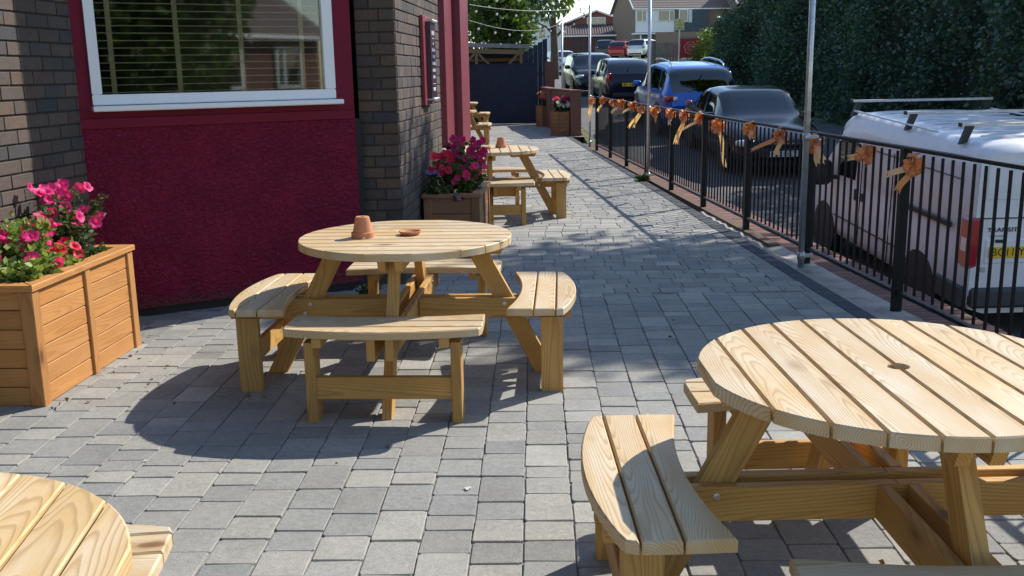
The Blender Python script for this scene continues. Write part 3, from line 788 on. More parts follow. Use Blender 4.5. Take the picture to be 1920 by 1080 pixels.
def flower_mesh(name, r, depth, lobes=5, seed=0):
    rr = random.Random(seed); V = [(0, 0, -depth)]; F = []; n = lobes * 4
    for ring, (k, z) in enumerate(((.22, -depth * .35), (.62, -.0), (1.0, .02 * r))):
        for i in range(n):
            a = 2 * pi * i / n; lob = 1 - (.20 * (abs(sin(a * lobes / 2)) < .42) if ring == 2 else 0)
            rad = r * k * lob * (1 + rr.uniform(-.06, .06)); V.append((rad * cos(a), rad * sin(a), z + (rr.uniform(-.12, .12) * r if ring == 2 else 0)))
    for i in range(n): F.append((0, 1 + i, 1 + (i + 1) % n))
    for ring in range(2):
        b = 1 + ring * n
        for i in range(n): F.append((b + i, b + n + i, b + n + (i + 1) % n, b + (i + 1) % n))
    return mesh(name, V, F, True)
def leaf_quads(P, T, size, r, aspect=2.0, fold=.25):
    """small folded leaves: P points (n,3), T main directions (n,3)"""
    n = len(P); T = T / (np.linalg.norm(T, axis=1, keepdims=True) + 1e-9)
    Rn = r.normal(size=(n, 3)); S = np.cross(T, Rn); S /= (np.linalg.norm(S, axis=1, keepdims=True) + 1e-9); Nn = np.cross(S, T)
    s = (size * (0.6 + .8 * r.random(n)))[:, None]
    a = P; b = P + T * s * .5 + S * s / aspect / 1.6 + Nn * s * fold * .3; c = P + T * s; d = P + T * s * .5 - S * s / aspect / 1.6 + Nn * s * fold * .3
    V = np.stack([a, b, c, d], 1).reshape(-1, 3); Q = np.arange(4 * n).reshape(n, 4)
    return V, Q
M['petal_pink'] = leafmat('hot_pink_petal', (.70, .02, .16), (.82, .03, .22), (.86, .07, .30), .4, .5)
M['petal_red'] = leafmat('red_petal', (.55, .01, .04), (.68, .015, .06), (.74, .04, .09), .35, .5)
M['petal_plum'] = leafmat('magenta_petal', (.40, .01, .10), (.50, .012, .135), (.6, .02, .19), .35, .5)
M['petal_lilac'] = leafmat('lilac_petal', (.22, .10, .32), (.30, .14, .42), (.38, .22, .5), .3, .5)
M['petal_blue'] = leafmat('blue_petal', (.02, .02, .22), (.03, .03, .3), (.06, .05, .4), .3, .5)
M['petal_white'] = leafmat('white_petal', (.6, .55, .55), (.7, .66, .64), (.78, .76, .74), .3, .5)
M['petal_salmon'] = leafmat('salmon_petal', (.55, .11, .08), (.65, .16, .12), (.72, .3, .24), .3, .5)
M['leaf_bed'] = leafmat('bedding_leaf', (.09, .15, .03), (.18, .26, .06), (.36, .40, .14), .3)
M['leaf_bed_dark'] = leafmat('bedding_leaf_dark', (.03, .05, .022), (.06, .095, .03), (.13, .16, .06), .3)
FM = [flower_mesh('flower', .030, .022, 5, i) for i in range(4)]
def plant(name, parent_planter, local, label, group, heads, petal, nleaf, spread, hgt, leafm, fsize=1.0, seed=0, lean=(0, 0), leaf=.05, face=(.4, -.6, .5), facevar=.6, hz=(.55, 1.0)):
    """one bedding plant: foliage mass plus every flower head as a piece of its own (local in the planter's frame)"""
    r = np.random.default_rng(seed); rr = random.Random(seed)
    w = parent_planter.matrix_basis if parent_planter else Matrix()
    base = w @ Vector(local); t = empty(name, base, 0, label, 'flower', group)
    nleaf = int(nleaf * 1.5); leaf *= .74; ns = max(6, nleaf // 26); V = []; Q = []; stems = MB(); tips = []
    for i in range(ns):
        a = rr.uniform(0, 2 * pi); k = sqrt(rr.random()); e = Vector((spread[0] * k * cos(a) + lean[0], spread[1] * k * sin(a) + lean[1], hgt * rr.uniform(.45, 1.0)))
        e = Vector((*(rot2((e.x, e.y), parent_planter.rotation_euler.z) if parent_planter else (e.x, e.y)), e.z))
        b = Vector((e.x * .25, e.y * .25, 0)); tips.append(e)
        m_ = (b + e) / 2 + Vector((0, 0, hgt * .15)); stems.tube([b, m_, e], [.003, .0025, .0015], 4, False)
        t_ = r.random(26) * .9 + .1
        P = np.outer((1 - t_) ** 2, b) + np.outer(2 * t_ * (1 - t_), m_) + np.outer(t_ ** 2, e) + r.normal(size=(26, 3)) * .008
        D = r.normal(size=(26, 3)); D[:, 2] = np.abs(D[:, 2]) * .5
        v, q = leaf_quads(P, D, leaf, r, 1.9); Q.append(q + sum(len(x) for x in V)); V.append(v)
    link('foliage', big_mesh('foliage', np.concatenate(V), np.concatenate(Q)), leafm, t, kind='stuff')
    stems.obj('stems', leafm, t, kind='stuff')
    for h in range(heads):
        e = tips[h % len(tips)] if h < len(tips) else tips[rr.randrange(len(tips))]
        p = Vector((e.x + rr.uniform(-.03, .03), e.y + rr.uniform(-.03, .03), hgt * rr.uniform(*hz)))
        nrm = Vector((face[0] + rr.uniform(-facevar, facevar), face[1] + rr.uniform(-facevar, facevar), face[2] + rr.uniform(-.3, .5))).normalized()
        q = nrm.to_track_quat('Z', 'Y').to_euler(); o = link('flower_head', FM[h % 4] if petal not in FMc else FMc[petal][h % 4], petal, t, p, q)
        k = fsize * rr.uniform(.8, 1.15); o.scale = (k, k, k)
    return t
class _D(dict):
    pass
FMc = {}
for key in ('petal_pink', 'petal_red', 'petal_plum', 'petal_lilac', 'petal_blue', 'petal_white', 'petal_salmon'):
    FMc[M[key]] = [flower_mesh('flower', .030, .022, 5, i) for i in range(4)]
Hs = .545
plant('petunia_plant', PL, (.97, .28, Hs), 'bushy hot pink petunia nearest the maroon panel', None, 30, M['petal_pink'], 900, (.26, .20), .42, M['leaf_bed_dark'], 1.1, 1, leaf=.045, hz=(.5, 1.08))
plant('petunia_plant', PL, (.38, .22, Hs), 'upright bright pink petunia in the middle of the left planter', None, 18, M['petal_pink'], 800, (.15, .15), .36, M['leaf_bed'], 1.3, 2, leaf=.05, hz=(.5, 1.0))
plant('petunia_plant', PL, (.10, .33, Hs), 'hot pink petunia at the left edge of the photo', None, 12, M['petal_pink'], 640, (.14, .14), .28, M['leaf_bed'], 1.4, 3, leaf=.05, hz=(.4, 1.0))
plant('geranium_plant', PL, (.66, .20, Hs), 'low red flowered plant between the pink petunias', None, 18, M['petal_red'], 420, (.11, .10), .16, M['leaf_bed'], 1.1, 4, leaf=.045, hz=(.55, 1.0))
plant('lobelia_plant', PL, (.72, .40, Hs), 'dark blue flowered plant at the back of the left planter', None, 6, M['petal_blue'], 300, (.09, .07), .20, M['leaf_bed_dark'], .6, 5)
plant('bedding_plant', PL, (.24, .14, Hs), 'low lime green leafy plant at the near corner of the left planter', None, 2, M['petal_pink'], 1100, (.24, .13), .15, M['leaf_bed'], 1.3, 6, leaf=.055)
plant('bedding_plant', PL, (.55, .10, Hs), 'leafy green and dark bedding plant at the long rim of the left planter', None, 2, M['petal_red'], 420, (.12, .07), .10, M['leaf_bed'], .6, 7, leaf=.04)
plant('bedding_plant', PL, (.86, .11, Hs), 'small dark green plant trailing at the far rim of the left planter', None, 0, M['petal_red'], 380, (.14, .07), .10, M['leaf_bed_dark'], .6, 8, leaf=.04)
# second planter
Hs = .515
fc = (.1, -.9, .35)
plant('petunia_plant', P2, (.55, .15, Hs), 'tall magenta petunia spilling over the right of the brown planter', None, 46, M['petal_plum'], 760, (.26, .22), .46, M['leaf_bed_dark'], 1.25, 11, face=fc, leaf=.05, hz=(.35, 1.08))
plant('petunia_plant', P2, (.30, .28, Hs), 'crimson petunia on the left of the brown planter', None, 24, M['petal_red'], 460, (.18, .16), .38, M['leaf_bed_dark'], 1.25, 12, face=fc, leaf=.05, hz=(.45, 1.05))
plant('petunia_plant', P2, (.22, .14, Hs), 'hot pink petunia at the front of the brown planter', None, 14, M['petal_pink'], 420, (.15, .12), .30, M['leaf_mid'], 1.1, 13, face=fc, leaf=.05, hz=(.5, 1.0))
plant('petunia_plant', P2, (.42, .10, Hs), 'bright pink petunia trailing over the long side of the brown planter', None, 12, M['petal_pink'], 360, (.16, .10), .26, M['leaf_mid'], 1.1, 19, face=fc, leaf=.05, hz=(.3, 1.0))
plant('verbena_plant', P2, (.12, .40, Hs), 'lilac flowered stem beside the brick pier', None, 7, M['petal_lilac'], 160, (.06, .05), .25, M['leaf_bed_dark'], .7, 14, face=fc, hz=(.85, 1.0))
plant('bedding_plant', P2, (.08, .33, Hs), 'low brownish green plant at the left rim of the brown planter', None, 3, M['petal_salmon'], 420, (.11, .11), .12, M['leaf_bed_dark'], .5, 15)
plant('pansy_plant', P2, (.05, .18, Hs), 'small lilac and white pansies at the front rim of the brown planter', None, 8, M['petal_lilac'], 220, (.09, .05), .06, M['leaf_mid'], .7, 16, face=fc)
# weeds at the wall foot behind the table and at the railings
plant('weed', None, (-1.0, 6.75, 0), 'small green weed at the foot of the brick pier', None, 0, M['petal_white'], 180, (.08, .08), .12, M['leaf_mid'], 1, 17)
plant('weed', None, (1.93, 14.3, -.06), 'clump of green weed at the foot of the middle pole', None, 0, M['petal_white'], 360, (.10, .14), .14, M['leaf_mid'], 1, 18, leaf=.07)

# ---------------- far six-sided planters
def hex_planter(x, y, label, r=.255, H=.60):
    t = empty('hexagonal_planter', (x, y, 0), radians(8), label, 'planter', 'six-sided planters by the end wall')
    for s in range(6):
        a0, a1 = s * pi / 3, (s + 1) * pi / 3; am = (a0 + a1) / 2; ap = r * cos(pi / 6)
        for k in range(6):
            MB().box((0, 0, 0), (r * .93, .02, .092), ch=.002).obj('board', M['planter2'], t, (ap * .96 * cos(am), ap * .96 * sin(am), .052 + .097 * k), (0, 0, am + pi / 2))
        MB().box((0, 0, 0), (H, .05, .03), ch=.002).obj('corner_post', M['planter2'], t, (r * cos(a0), r * sin(a0), H / 2), (0, -pi / 2, a0 + pi / 2))
    MB().prism([(r * .9 * cos(i * pi / 3), r * .9 * sin(i * pi / 3)) for i in range(6)], H - .06, H - .03).obj('compost', M['soil'], t)
    return t
hex_planter(1.30, 24.75, 'nearer six-sided brown planter against the end of the low brick wall')
hex_planter(1.06, 29.0, 'farther six-sided brown planter next to the navy gate')
plant('petunia_plant', None, (1.22, 24.75, .56), 'pink petunia in the nearer six-sided planter', None, 12, M['petal_pink'], 420, (.16, .15), .36, M['leaf_mid'], 1.8, 21, face=fc, leaf=.07)
plant('petunia_plant', None, (1.33, 24.62, .56), 'white petunia in the nearer six-sided planter', None, 14, M['petal_white'], 360, (.17, .12), .26, M['leaf_mid'], 1.6, 22, face=fc, leaf=.07)
plant('petunia_plant', None, (1.45, 24.8, .56), 'purple petunia in the nearer six-sided planter', None, 13, M['petal_plum'], 360, (.12, .14), .38, M['leaf_bed_dark'], 1.8, 23, face=fc, leaf=.07)
plant('petunia_plant', None, (1.06, 29.0, .56), 'salmon petunia in the farther six-sided planter', None, 22, M['petal_salmon'], 420, (.22, .2), .42, M['leaf_mid'], 2.0, 24, face=fc, leaf=.08)

# ================================================================ railings
FA = atan2(-.0588, 1); fence = empty('railings', (fx(12), 12, 0), 0, 'black metal railings with vertical bars along the road edge of the patio', 'fence')
FO = Vector((fx(12), 12, 0))
FT = 1.045
pys = [3.0 + 1.7 * k - .01 for k in range(11)]
rzf = atan2(1, -.0588)                          # run direction of the fence
run = Vector((-.0588, 1, 0)).normalized()
pm = MB().box((0, 0, 0), (.055, .055, FT + .16), ch=.004).mesh('fence_post')
for y in pys: link('post', pm, M['black_paint'], fence, Vector((fx(y), y, FT / 2 - .08)) - FO, (0, 0, rzf))
bm_ = MB().box((0, 0, 0), (.014, .014, FT - .15)).mesh('bar')
for y0, y1 in zip(pys[:-1], pys[1:]):
    yc = (y0 + y1) / 2; c = Vector((fx(yc), yc, 0)) - FO; ln = (y1 - y0) / cos(FA)
    MB().box((0, 0, 0), (ln - .004, .042, .024), ch=.004).obj('top_rail', M['black_paint'], fence, c + Vector((0, 0, FT)), (0, 0, rzf))
    MB().box((0, 0, 0), (ln - .058, .038, .022), ch=.003).obj('bottom_rail', M['black_paint'], fence, c + Vector((0, 0, .10)), (0, 0, rzf))
    for i in range(1, 14):
        y = y0 + (y1 - y0) * i / 14
        link('bar', bm_, M['black_paint'], fence, Vector((fx(y), y, (FT + .10) / 2)) - FO, (0, 0, rzf))
# brick plinth under the far railings
tag(MB().add([(fx(y) + dx, y, z) for y in (8.9, 22) for dx, z in ((-.05, -.2), (-.05, -.012), (.05, -.012), (.05, -.2))], [(0, 1, 5, 4), (1, 2, 6, 5), (2, 3, 7, 6), (3, 2, 1, 0), (4, 5, 6, 7)]).obj('plinth', M['brick']), 'low brown brick plinth under the far railings', 'wall')

# scaffold poles that carry the lights
def pole(x, y, h, label):
    t = empty('scaffold_pole', (x, y, -.02), 0, label, 'pole', 'steel poles along the railings')
    MB().tube([(0, 0, 0), (0, 0, h)], .0245, 16).obj('tube', M['galv'], t, smooth=True)
    for z in (.10, FT - .0):
        MB().tube([(0, 0, z - .03), (0, 0, z + .03)], .031, 16).obj('clamp', M['galv'], t, smooth=True)
        MB().box((.055, 0, z), (.08, .03, .03), ch=.004).obj('clamp_arm', M['galv'], t)
    MB().tube([(0, 0, h), (0, 0, h + .012)], .028, 16).obj('cap', M['galv'], t)
    return t
pole(2.335, 7.84, 3.0, 'nearest galvanised steel pole, standing between the van and the black saloon')
pole(1.985, 14.26, 3.0, 'galvanised steel pole in front of the blue car')
pole(1.70, 21.1, 2.88, 'galvanised steel pole at the far end of the railings')
pole(1.44, 27.0, 2.82, 'thin steel pole behind the six-sided planters')

# ---------------- ribbon bows
M['ribbon'] = cloth('orange_satin_ribbon', (.74, .30, .13), .35)
M['ribbon2'] = cloth('peach_satin_ribbon', (.82, .50, .32), .35)
def ribbon(pts, w, side, twist=0):
    V = []; F = []; side = Vector(side).normalized()
    for i, p in enumerate(pts):
        p = Vector(p); a = twist * i / max(1, len(pts) - 1); t = (Vector(pts[min(i + 1, len(pts) - 1)]) - Vector(pts[max(i - 1, 0)])).normalized()
        s = Matrix.Rotation(a, 3, t) @ side; s = (s - t * s.dot(t)).normalized() * w / 2; V += [p - s, p + s]
    for i in range(len(pts) - 1): F.append((2 * i, 2 * i + 1, 2 * i + 3, 2 * i + 2))
    return V, F
def bow(y, z, R_, label, tails, seed, dx=-.035):
    r = random.Random(seed); t = empty('ribbon_bow', (fx(y) + dx, y, z), 0, label, 'bow', 'orange ribbon bows tied to the railings')
    mb = MB()
    for k in range(11):
        a = 2 * pi * k / 11 + r.uniform(-.2, .2); el = r.uniform(-.9, .9); d = Vector((cos(a) * cos(el * .5), -abs(sin(el)) * .7 - .15, sin(a) * cos(el * .5))).normalized()
        ax = d.cross(Vector((r.uniform(-1, 1), r.uniform(-1, 1), r.uniform(-1, 1)))).normalized(); o2 = ax.cross(d)
        ln = R_ * r.uniform(.8, 1.15); w = R_ * .40
        pts = [d * (ln * .5 * (1 - cos(u))) + o2 * (ln * .26 * sin(u)) for u in [2 * pi * i / 12 for i in range(13)]]
        mb.add(*ribbon(pts, w, ax))
    mb.obj('ribbon_loops', M['ribbon'], t, smooth=True)
    for (dy, dz, ln) in tails:
        ln *= .66
        tm = MB(); n = 8; pts = []
        for i in range(n + 1):
            u = i / n; pts.append((-.8 * dy * u * ln + .010 * sin(u * 6), -.02 - .02 * sin(u * 3) + .3 * dy * u * ln, dz * u * ln))
        V, F = ribbon(pts, R_ * .5, (1, r.uniform(-.3, .3), .2) if abs(dz) > abs(dy) else (.2, .3, 1), r.uniform(-.7, .7))
        V = [Vector(v) for v in V]; e0, e1 = V[-2], V[-1]; mid = (e0 + e1) / 2; dirn = (Vector(pts[-1]) - Vector(pts[-2])).normalized()
        V += [mid - dirn * R_ * .1, e0 + dirn * R_ * .35, e1 + dirn * R_ * .35]; k = len(V)
        F = list(F) + [(k - 5, k - 3, k - 2), (k - 3, k - 4, k - 1)]
        tm.add(V, F); tm.obj('ribbon_tail', M['ribbon2'] if r.random() < .75 else M['ribbon'], t)
    return t
BOWS = [  # image x, z, size, tails (dy, dz, length)
    (1112, .96, .11, [(.1, -1, .62), (.2, -1, .40)], 'bow with long tails at the far end of the railings'),
    (1134, 1.0, .12, [(.5, -.8, .35)], 'first full bow beside the far pole'),
    (1152, 1.0, .10, [(-.6, -.9, .28)], 'small bow just right of the far pole'),
    (1168, 1.0, .12, [(.8, -.6, .35)], 'bow second from the middle pole on its far side'),
    (1190, 1.0, .12, [(.9, -.5, .3)], 'bow just left of the middle pole'),
    (1207, .98, .10, [(.75, -.9, .45), (.5, -1, .4)], 'bow with a spread tail at the middle pole'),
    (1232, .98, .12, [(-.2, -1, .2)], 'bow just right of the middle pole'),
    (1262, .99, .11, [(.1, -1, .2)], 'bow below the blue car tail lamp'),
    (1288, 1.0, .115, [(.35, -.9, .55), (.3, -1, .5)], 'bow with a long forked tail below the blue car'),
    (1318, 1.0, .11, [(.9, -.5, .4)], 'bow tied to the post left of the saloon bonnet'),
    (1352, .95, .12, [(-.25, -1, .66)], 'bow with one long straight tail in front of the saloon'),
    (1412, .98, .115, [(-.2, -.8, .15)], 'bow tied to the post in front of the saloon bonnet'),
    (1470, .98, .11, [(1, -.45, .42), (.2, -1, .25)], 'bow with two short tails above the saloon number plate'),
    (1533, .97, .125, [(-.3, -1, .24), (-.7, -.9, .22)], 'large round bow right of the nearest pole'),
    (1632, .965, .115, [(.95, -.2, .20)], 'bow in front of the van door'),
    (1722, .955, .11, [(1, -.35, .26), (.55, -.9, .26)], 'nearest bow with two pale tails in front of the van side')]
for i, (px, z, R_, tails, lab) in enumerate(BOWS):
    lo, hi = 3.0, 24.0
    for _ in range(40):
        md = (lo + hi) / 2
        if project(fx(md), md, 1.0)[0] > px: lo = md
        else: hi = md
    bow(lo, z, R_ * .72, 'orange ' + lab, tails, 40 + i)
# ================================================================ vehicles
def paint(name, col, rough=.25, metal=.3):
    m, nt, bs = nodes(name); tc = N(nt, 'ShaderNodeTexCoord')
    d = noise(nt, tc.outputs['Object'], 2.5, 6, .65)
    L(nt, ramp(nt, d, [(.35, tuple(c * .9 for c in col)), (.7, tuple(min(1, c * 1.06) for c in col))]), bs.inputs['Base Color'])
    L(nt, ramp(nt, d, [(.3, rough * .8), (.75, min(1, rough * 1.5))]), bs.inputs['Roughness'])
    bs.inputs['Metallic'].default_value = metal; bs.inputs['Coat Weight'].default_value = .3; bs.inputs['Specular IOR Level'].default_value = .35; bs.inputs['Coat Roughness'].default_value = .05
    return m
def car_shell(t, bodymat, L_, W_, top, belt, wid, z0, glass, wr=.80, nst=64, roofmat=None, boxy=0):
    """lofted shell, x forward. glass: dict ws=(x_base,x_top), rw=(x_top,x_base), sides=[(x0,x1),..]"""
    ks = set(np.linspace(-L_ / 2, L_ / 2, nst).tolist())
    for a in [glass.get('ws'), glass.get('rw')] + glass['sides']:
        if a: ks.update(a)
    xs = sorted(ks)
    xs = [x for i, x in enumerate(xs) if i == 0 or x - xs[i - 1] > .004]
    rows = []
    for x in xs:
        w = interp(x, wid); zt = interp(x, top); zb = min(interp(x, belt), zt - .015); h = zt - zb
        c = min(1, max(0, (h - .06) / .22)); wroof = wr * W_ / 2
        cab = [(w * .94 + (wroof - w * .94) * .06, zb + .03), (w * .94 + (wroof - w * .94) * (.80), zb + h * .78), (wroof * .955, zb + h * .91), (wroof * .72, zt - h * .02), (wroof * .35, zt - .002), (0, zt)]
        hood = [(w * .94, zb + h * .25), (w * .86, zb + h * .55), (w * .74, zb + h * .78), (w * .5, zb + h * .93), (w * .25, zb + h * .985), (0, zt)]
        low = [(0, z0), (w * .78, z0), (w * .94, z0 + .05), (w * .985, z0 + .18), (w, z0 + (zb - z0) * .55), (w * .99, zb - .10), (w * .962, zb - .015)]
        if boxy: cab = [(w * .985, zb + .03), (w * .962, zb + h * .62), (w * .925, zb + h * .86), (w * .84, zt - h * .035), (w * .42, zt - .006), (0, zt)]
        rows.append(low + [(a[0] * c + b[0] * (1 - c), a[1] * c + b[1] * (1 - c)) for a, b in zip(cab, hood)])
    npt = len(rows[0]); V = []
    for x, r in zip(xs, rows):
        V += [(x, y, z) for y, z in r] + [(x, -y, z) for y, z in r[1:-1]]
    stride = npt + npt - 2
    def idx(i, k, side):
        if side > 0 or k in (0, npt - 1): return i * stride + k
        return i * stride + npt + k - 1
    groups = {'body': [], 'windscreen': [], 'rear_window': [], 'roof': []}
    for si in range(len(glass['sides'])): groups['sL%d' % si] = []; groups['sR%d' % si] = []
    for i in range(len(xs) - 1):
        xm = (xs[i] + xs[i + 1]) / 2
        for side in (1, -1):
            for k in range(npt - 1):
                f = (idx(i, k, side), idx(i + 1, k, side), idx(i + 1, k + 1, side), idx(i, k + 1, side))
                if side > 0: f = f[::-1]
                if len(set(f)) < 4:
                    f = tuple(dict.fromkeys(f))
                g = 'body'
                if k >= 8:
                    if glass.get('ws') and glass['ws'][1] < xm < glass['ws'][0] and k >= 8: g = 'windscreen'
                    if glass.get('rw') and glass['rw'][1] < xm < glass['rw'][0] and k >= 8: g = 'rear_window'
                    if g == 'body' and k >= 9 and roofmat and glass['rw'][0] < xm < glass['ws'][1]: g = 'roof'
                if k == 7:
                    for si, (a, b) in enumerate(glass['sides']):
                        if a < xm < b: g = ('sL%d' if side > 0 else 'sR%d') % si
                groups[g].append(f)
    n = len(xs)
    for i, fl in ((0, 0), (n - 1, 1)):            # end caps with their own vertices so that the edge stays crisp
        ring = [idx(i, k, 1) for k in range(npt)] + [idx(i, k, -1) for k in range(npt - 2, 0, -1)]
        if fl: ring = ring[::-1]
        k0 = len(V); V += [V[j] for j in ring]; groups['body'].append(tuple(range(k0, k0 + len(ring))))
    def sub(fs):
        used = sorted({i for f in fs for i in f}); mp = {u: j for j, u in enumerate(used)}
        return [V[u] for u in used], [tuple(mp[i] for i in f) for f in fs]
    for g, fs in groups.items():
        if not fs: continue
        v, f = sub(fs); nm = {'body': 'body', 'roof': 'roof'}.get(g, g if g in ('windscreen', 'rear_window') else 'side_window')
        link(nm, mesh(nm, v, f, True), bodymat if g == 'body' else roofmat if g == 'roof' else M['car_glass'], t)
    # dark cabin lining so that the glass has something behind it
    a, b = (glass['rw'][1] if glass.get('rw') else -L_ / 2 + .2), glass['ws'][0]
    zi = interp((a + b) / 2, belt) - .12
    MB().box(((a + b) / 2, 0, zi), (b - a - .25, W_ * .78, .04)).obj('cabin_floor', M['dark'], t)
    for x in ((a + b) / 2 + .25, (a + b) / 2 - .55):
        for y in (-.36, .36): MB().box((x, y, zi + .22), (.14, .46, .48), ry=-.15, ch=.05).obj('seat', M['dark'], t)
def wheels(t, xs, W_, r, out=.0, rim=None, arch=None):
    for x in xs:
        for s in (-1, 1):
            y = s * (W_ / 2 - .11 + out)
            RM = Matrix.Rotation(-s * pi / 2, 3, 'X')
            wm = MB().lathe([(r * .62, -.09), (r * .95, -.09), (r, -.06), (r, .07), (r * .95, .105), (r * .66, .108), (r * .64, .08)], 28, M=RM).obj('tyre', M['rubber'], t, (x, y, r), smooth=True)
            hub = MB().lathe([(0, .075), (r * .12, .085), (r * .15, .07)], 16, M=RM)
            for k in range(5):
                a = 2 * pi * k / 5; c = RM @ Vector((r * .38 * cos(a), r * .38 * sin(a), .075)); hub.box(c, (r * .5, .03, r * .12), ry=-a)
            hub.lathe([(r * .56, .06), (r * .64, .098), (r * .66, .098), (r * .66, .05)], 24, M=RM)
            hub.obj('rim', M['alloy'], wm, smooth=False)
            MB().lathe([(0, .0), (r * 1.16, .0), (r * 1.16, .012), (r * 1.10, .016)], 28, M=RM).obj('wheel_arch', M['trim'], t, (x, s * (W_ / 2 - .018), r * 1.02))
            MB().lathe([(0, .01), (r * .5, .012)], 12, M=RM).obj('hub_back', M['dark'], wm, (0, 0, 0))
def plate(t, x, z, txt, mat, face, tilt=0, size=(.52, .11), yc=0):
    """number plate facing +x (face=1) or -x (face=-1)"""
    p = MB().box((0, 0, 0), (.012, size[0], size[1]), ch=.003).obj('number_plate', mat, t, (x, yc, z))
    if txt:
        tm = text_mesh(txt, .088 * size[1] / .11, .0012, 1.0); o = link('lettering', tm, M['ink'], p, (face * .0072, 0, 0), (pi / 2, 0, face * pi / 2), kind='stuff')
        bb = [v.co.x for v in tm.vertices]; k = size[0] * .9 / (max(bb) - min(bb)); o.scale = (k, 1.25, 1)
    else:
        mb = MB(); r = random.Random(int(abs(x) * 1000))
        for i in range(7):
            if i == 4: continue
            mb.box((face * .0072, -.2 + .06 * i + (.03 if i > 3 else 0), 0), (.001, .034, size[1] * .6))
        # unreadable at this distance: only dark strokes
        mb.obj('lettering', M['ink'], p, kind='stuff')
    return p
def blob(name, mat, t, c, d, rz=0, ry=0, rx=0, n=10):
    """rounded lens shape"""
    V = []; F = []; E_ = Euler((rx, ry, rz)).to_matrix()
    for i in range(n + 1):
        th = pi * i / n
        for k in range(12):
            ph = 2 * pi * k / 12; sx_, sy_, sz_ = sin(th) * cos(ph), sin(th) * sin(ph), cos(th)
            f = lambda v: math.copysign(abs(v) ** .6, v)
            V.append(Vector(c) + E_ @ Vector((f(sx_) * d[0] / 2, f(sy_) * d[1] / 2, f(sz_) * d[2] / 2)))
    for i in range(n):
        for k in range(12): F.append((i * 12 + k, (i + 1) * 12 + k, (i + 1) * 12 + (k + 1) % 12, i * 12 + (k + 1) % 12))
    return link(name, mesh(name, V, F, True), mat, t)
def mirrors(t, x, z, W_, mat):
    for s in (-1, 1):
        blob('door_mirror', mat, t, (x, s * (W_ / 2 + .09), z), (.14, .22, .15)); MB().box((x - .01, s * (W_ / 2 + .0), z - .05), (.05, .1, .03)).obj('mirror_arm', M['trim'], t)
def car(name, loc, head, pitch_, label, col, L_, W_, H_, style, group=None, plate_txt=None, roofmat=None):
    t = empty(name, loc, head, label, 'car', group); t.rotation_euler = Euler((0, -pitch_, head)); body = paint(name + '_paint', *col)
    h = L_ / 2; z0 = .19
    if style == 'saloon':
        top = [(-h, .62), (-h + .05, .92), (-h + .75, 1.02), (-h + 1.55, H_ - .06), (-.35, H_), (.3, H_ - .02), (h - 1.35, .98), (h - .5, .82), (h - .08, .66), (h, .50)]
        belt = [(-h, .60), (-h + .06, .84), (-h + .8, .94), (0, .90), (h - 1.35, .87), (h - .5, .72), (h - .08, .58), (h, .42)]
        gl = dict(ws=(h - 1.40, .42), rw=(-h + 1.50, -h + .72), sides=[(-h + 1.05, -.35), (-.28, h - 1.75)])
    elif style == 'suv':
        top = [(-h, .75), (-h + .05, 1.02), (-h + .30, H_ - .12), (-h + .7, H_ - .03), (-.3, H_), (.5, H_ - .06), (h - 1.15, 1.10), (h - .4, .96), (h - .06, .74), (h, .55)]
        belt = [(-h, .73), (-h + .05, .98), (-h + .3, 1.05), (0, 1.0), (h - 1.15, .98), (h - .4, .86), (h - .06, .64), (h, .45)]
        gl = dict(ws=(h - 1.18, .55), rw=(-h + .42, -h + .06), sides=[(-h + .48, -h + .95), (-h + 1.02, -.12), (-.05, h - 1.55)]); z0 = .24
    else:   # hatchback
        top = [(-h, .68), (-h + .05, .95), (-h + .42, H_ - .12), (-h + .8, H_ - .03), (-.2, H_), (.4, H_ - .04), (h - .95, 1.0), (h - .35, .84), (h - .06, .66), (h, .5)]
        belt = [(-h, .66), (-h + .05, .90), (-h + .4, .98), (0, .92), (h - .95, .88), (h - .35, .74), (h - .06, .58), (h, .42)]
        gl = dict(ws=(h - 1.0, .45), rw=(-h + .55, -h + .08), sides=[(-h + .62, -.2), (-.12, h - 1.4)])
    w = W_ / 2
    wid = [(-h, w * .80), (-h + .12, w * .92), (-h + .5, w * .985), (0, w), (h - .8, w * .985), (h - .25, w * .90), (h - .05, w * .80), (h, w * .72)]
    car_shell(t, body, L_, W_, top, belt, wid, z0, gl, roofmat=roofmat)
    r = .33 if style != 'suv' else .36
    wheels(t, (-h + .85, h - .90), W_, r)
    mirrors(t, h - 1.62 if style == 'saloon' else h - 1.45, interp(h - 1.5, belt) + .08, W_, body)
    for s in (-1, 1):
        zt = interp(-h + .1, belt)
        if style == 'suv': blob('tail_lamp', M['lamp_red'], t, (-h + .10, s * w * .80, zt - .10), (.22, .34, .15), rz=s * .35); blob('tail_lamp_centre', M['lamp_clear'], t, (-h + .055, s * w * .70, zt - .10), (.16, .13, .10))
        else: blob('tail_lamp', M['lamp_red'], t, (-h + .12, s * w * .80, zt - .05), (.20, .18, .34), rz=s * .3)
        zh = interp(h - .2, belt) - .02
        blob('headlamp', M['lamp_clear'], t, (h - .20, s * w * .74, zh), (.34, .30, .13), rz=-s * .5, ry=-.1)
        MB().box((h - .06, s * w * .62, .36), (.06, .18, .08), ch=.02).obj('fog_lamp', M['trim'], t)
        MB().box((-.05, s * (w + .002), .80), (.16, .02, .025), ch=.008).obj('door_handle', body, t)
    MB().box((h - .005, 0, .44), (.05, W_ * .52, .16), ch=.03).obj('grille', M['trim'], t)
    MB().box((h - .01, 0, .60), (.05, W_ * .40, .07), ch=.02).obj('upper_grille', M['trim'], t)
    MB().box((-h + .005, 0, .34), (.05, W_ * .66, .16), ch=.03).obj('lower_bumper', M['trim'], t)
